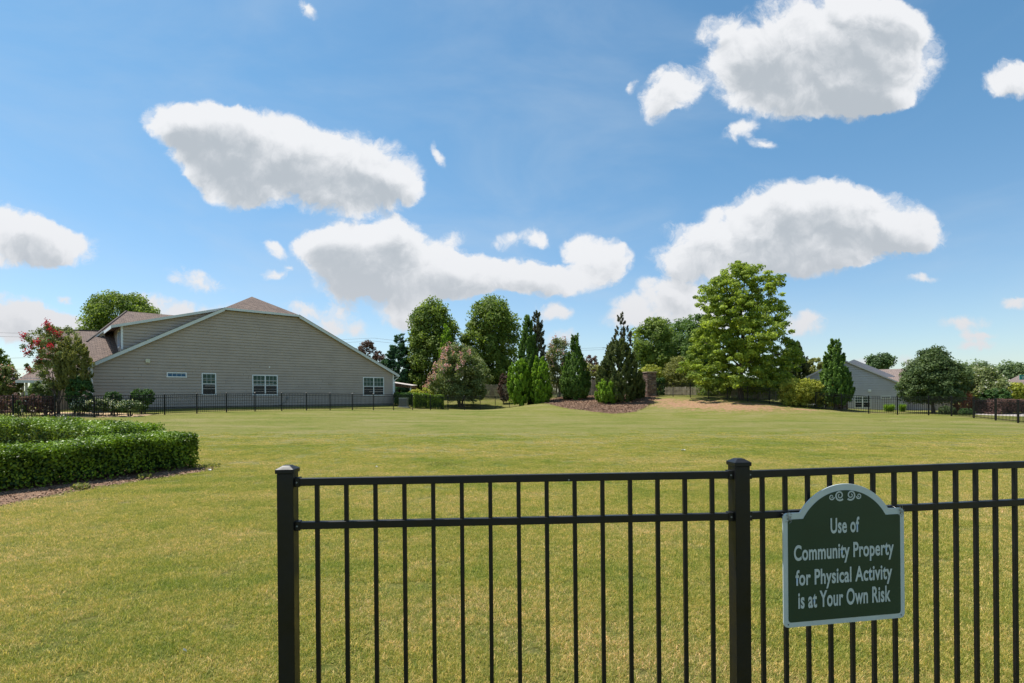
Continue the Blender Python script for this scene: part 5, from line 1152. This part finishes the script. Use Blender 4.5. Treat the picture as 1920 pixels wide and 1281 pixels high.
# ------------------------------------------------------------------ path, car, power line
sheet('concrete_path', [PG(1800, 0, 41), PG(1850, 0, 39.2), PG(1990, 0, 37.4), PG(1990, 0, 34.8), PG(1900, 0, 35.6), PG(1830, 0, 37.6), PG(1800, 0, 39.6)], .015, MT['concrete'], .6, .0, 7, label='pale concrete path beyond the right iron fence', kind='structure')
def car():
    x, y = PG(1829, 0, 60); z = gz(x, y); r = empty('parked_car', (x, y, z), .5, label='white parked car partly hidden behind fence and boxwood', cat='car')
    zc_ = W(1829, 761, 60)[2]-z; k = max(1.3, zc_)/1.5
    prof = [(-2.2, .35), (-2.25, .75), (-2.1, .95), (-1.4, 1.0), (-.8, 1.42), (.9, 1.46), (1.6, 1.02), (2.2, .92), (2.25, .35)]
    b = MB().prism([(a, -.88, h*k) for a, h in prof], (0, 1.76, 0)).build('body', MT['carpaint'], r, bevel=.06)
    MB().prism([(a, -.89, h*k) for a, h in [(-1.25, 1.02), (-.75, 1.36), (.82, 1.39), (1.4, 1.03)]], (0, 1.78, 0)).build('side_window', MT['glass_lo'], r)
    for a, h0, a1, h1 in ((-1.42, 1.03, -.84, 1.40), (1.56, 1.06, .96, 1.43)):
        s = -.03 if a < 0 else .03; MB().hexa([(a+s, -.75, h0*k), (a+s, .75, h0*k), (a1+s, .7, h1*k), (a1+s, -.7, h1*k), (a+s*1.6, -.75, h0*k+.01), (a+s*1.6, .75, h0*k+.01), (a1+s*1.6, .7, h1*k+.01), (a1+s*1.6, -.7, h1*k+.01)]).build('windscreen', MT['glass_lo'], r)
    for a in (-1.4, 1.4):
        for s in (-.9, .72):
            MB().prism([(a+.33*math.cos(t), s, .33+.33*math.sin(t)) for t in np.linspace(0, 6.283, 17)[:-1]], (0, .18, 0)).build('wheel', MT['tyre'], r)
    for s in (-.7, .45): MB().box(-2.27, -2.2, s, s+.25, .70*k, .86*k).build('tail_light', MT['lamp_red'], r)
car()
def cable(label, pts):
    m = MB(); P = []
    for (a, b) in zip(pts[:-1], pts[1:]):
        A, B = Vector(W(*a)), Vector(W(*b))
        for i in range(12): t = i/12; p = A.lerp(B, t); p.z -= 1.2*math.sin(t*math.pi); P.append(p)
    P.append(Vector(W(*pts[-1]))); o = P[0].copy(); m.tube([p-o for p in P], [.022]*len(P), 4)
    m.build('power_cable', MT['cable'], None, o, label=label, cat='cable', group='power cables crossing behind the houses')
for dy, lb in ((0, 'topmost power cable in the sky left of the house'), (7, 'second power cable from the top left of the house')):
    cable(lb, [(-300, 604+dy, 100), (300, 621+dy, 108), (700, 634+dy*.8, 115), (1133, 652+dy*.5, 122)])
for y0, lb in ((660, 'middle power cable left of the crimson crepe myrtle'), (681, 'lowest power cable left of the crimson crepe myrtle')):
    cable(lb, [(-300, y0-3, 92), (200, y0+2, 100), (700, y0+8, 110)])
up = empty('utility_pole', (*W(1133, 0, 122)[:2], 0), label='slim far utility pole seen between the cypresses', cat='utility pole')
MB().tube([(0, 0, 0), (0, 0, W(1133, 648, 122)[2])], [.16, .10], 8).build('pole', MT['bark'], up); zz = W(1133, 652, 122)[2]; MB().box(-1.1, 1.1, -.05, .05, zz-.1, zz).build('crossarm', MT['bark'], up)
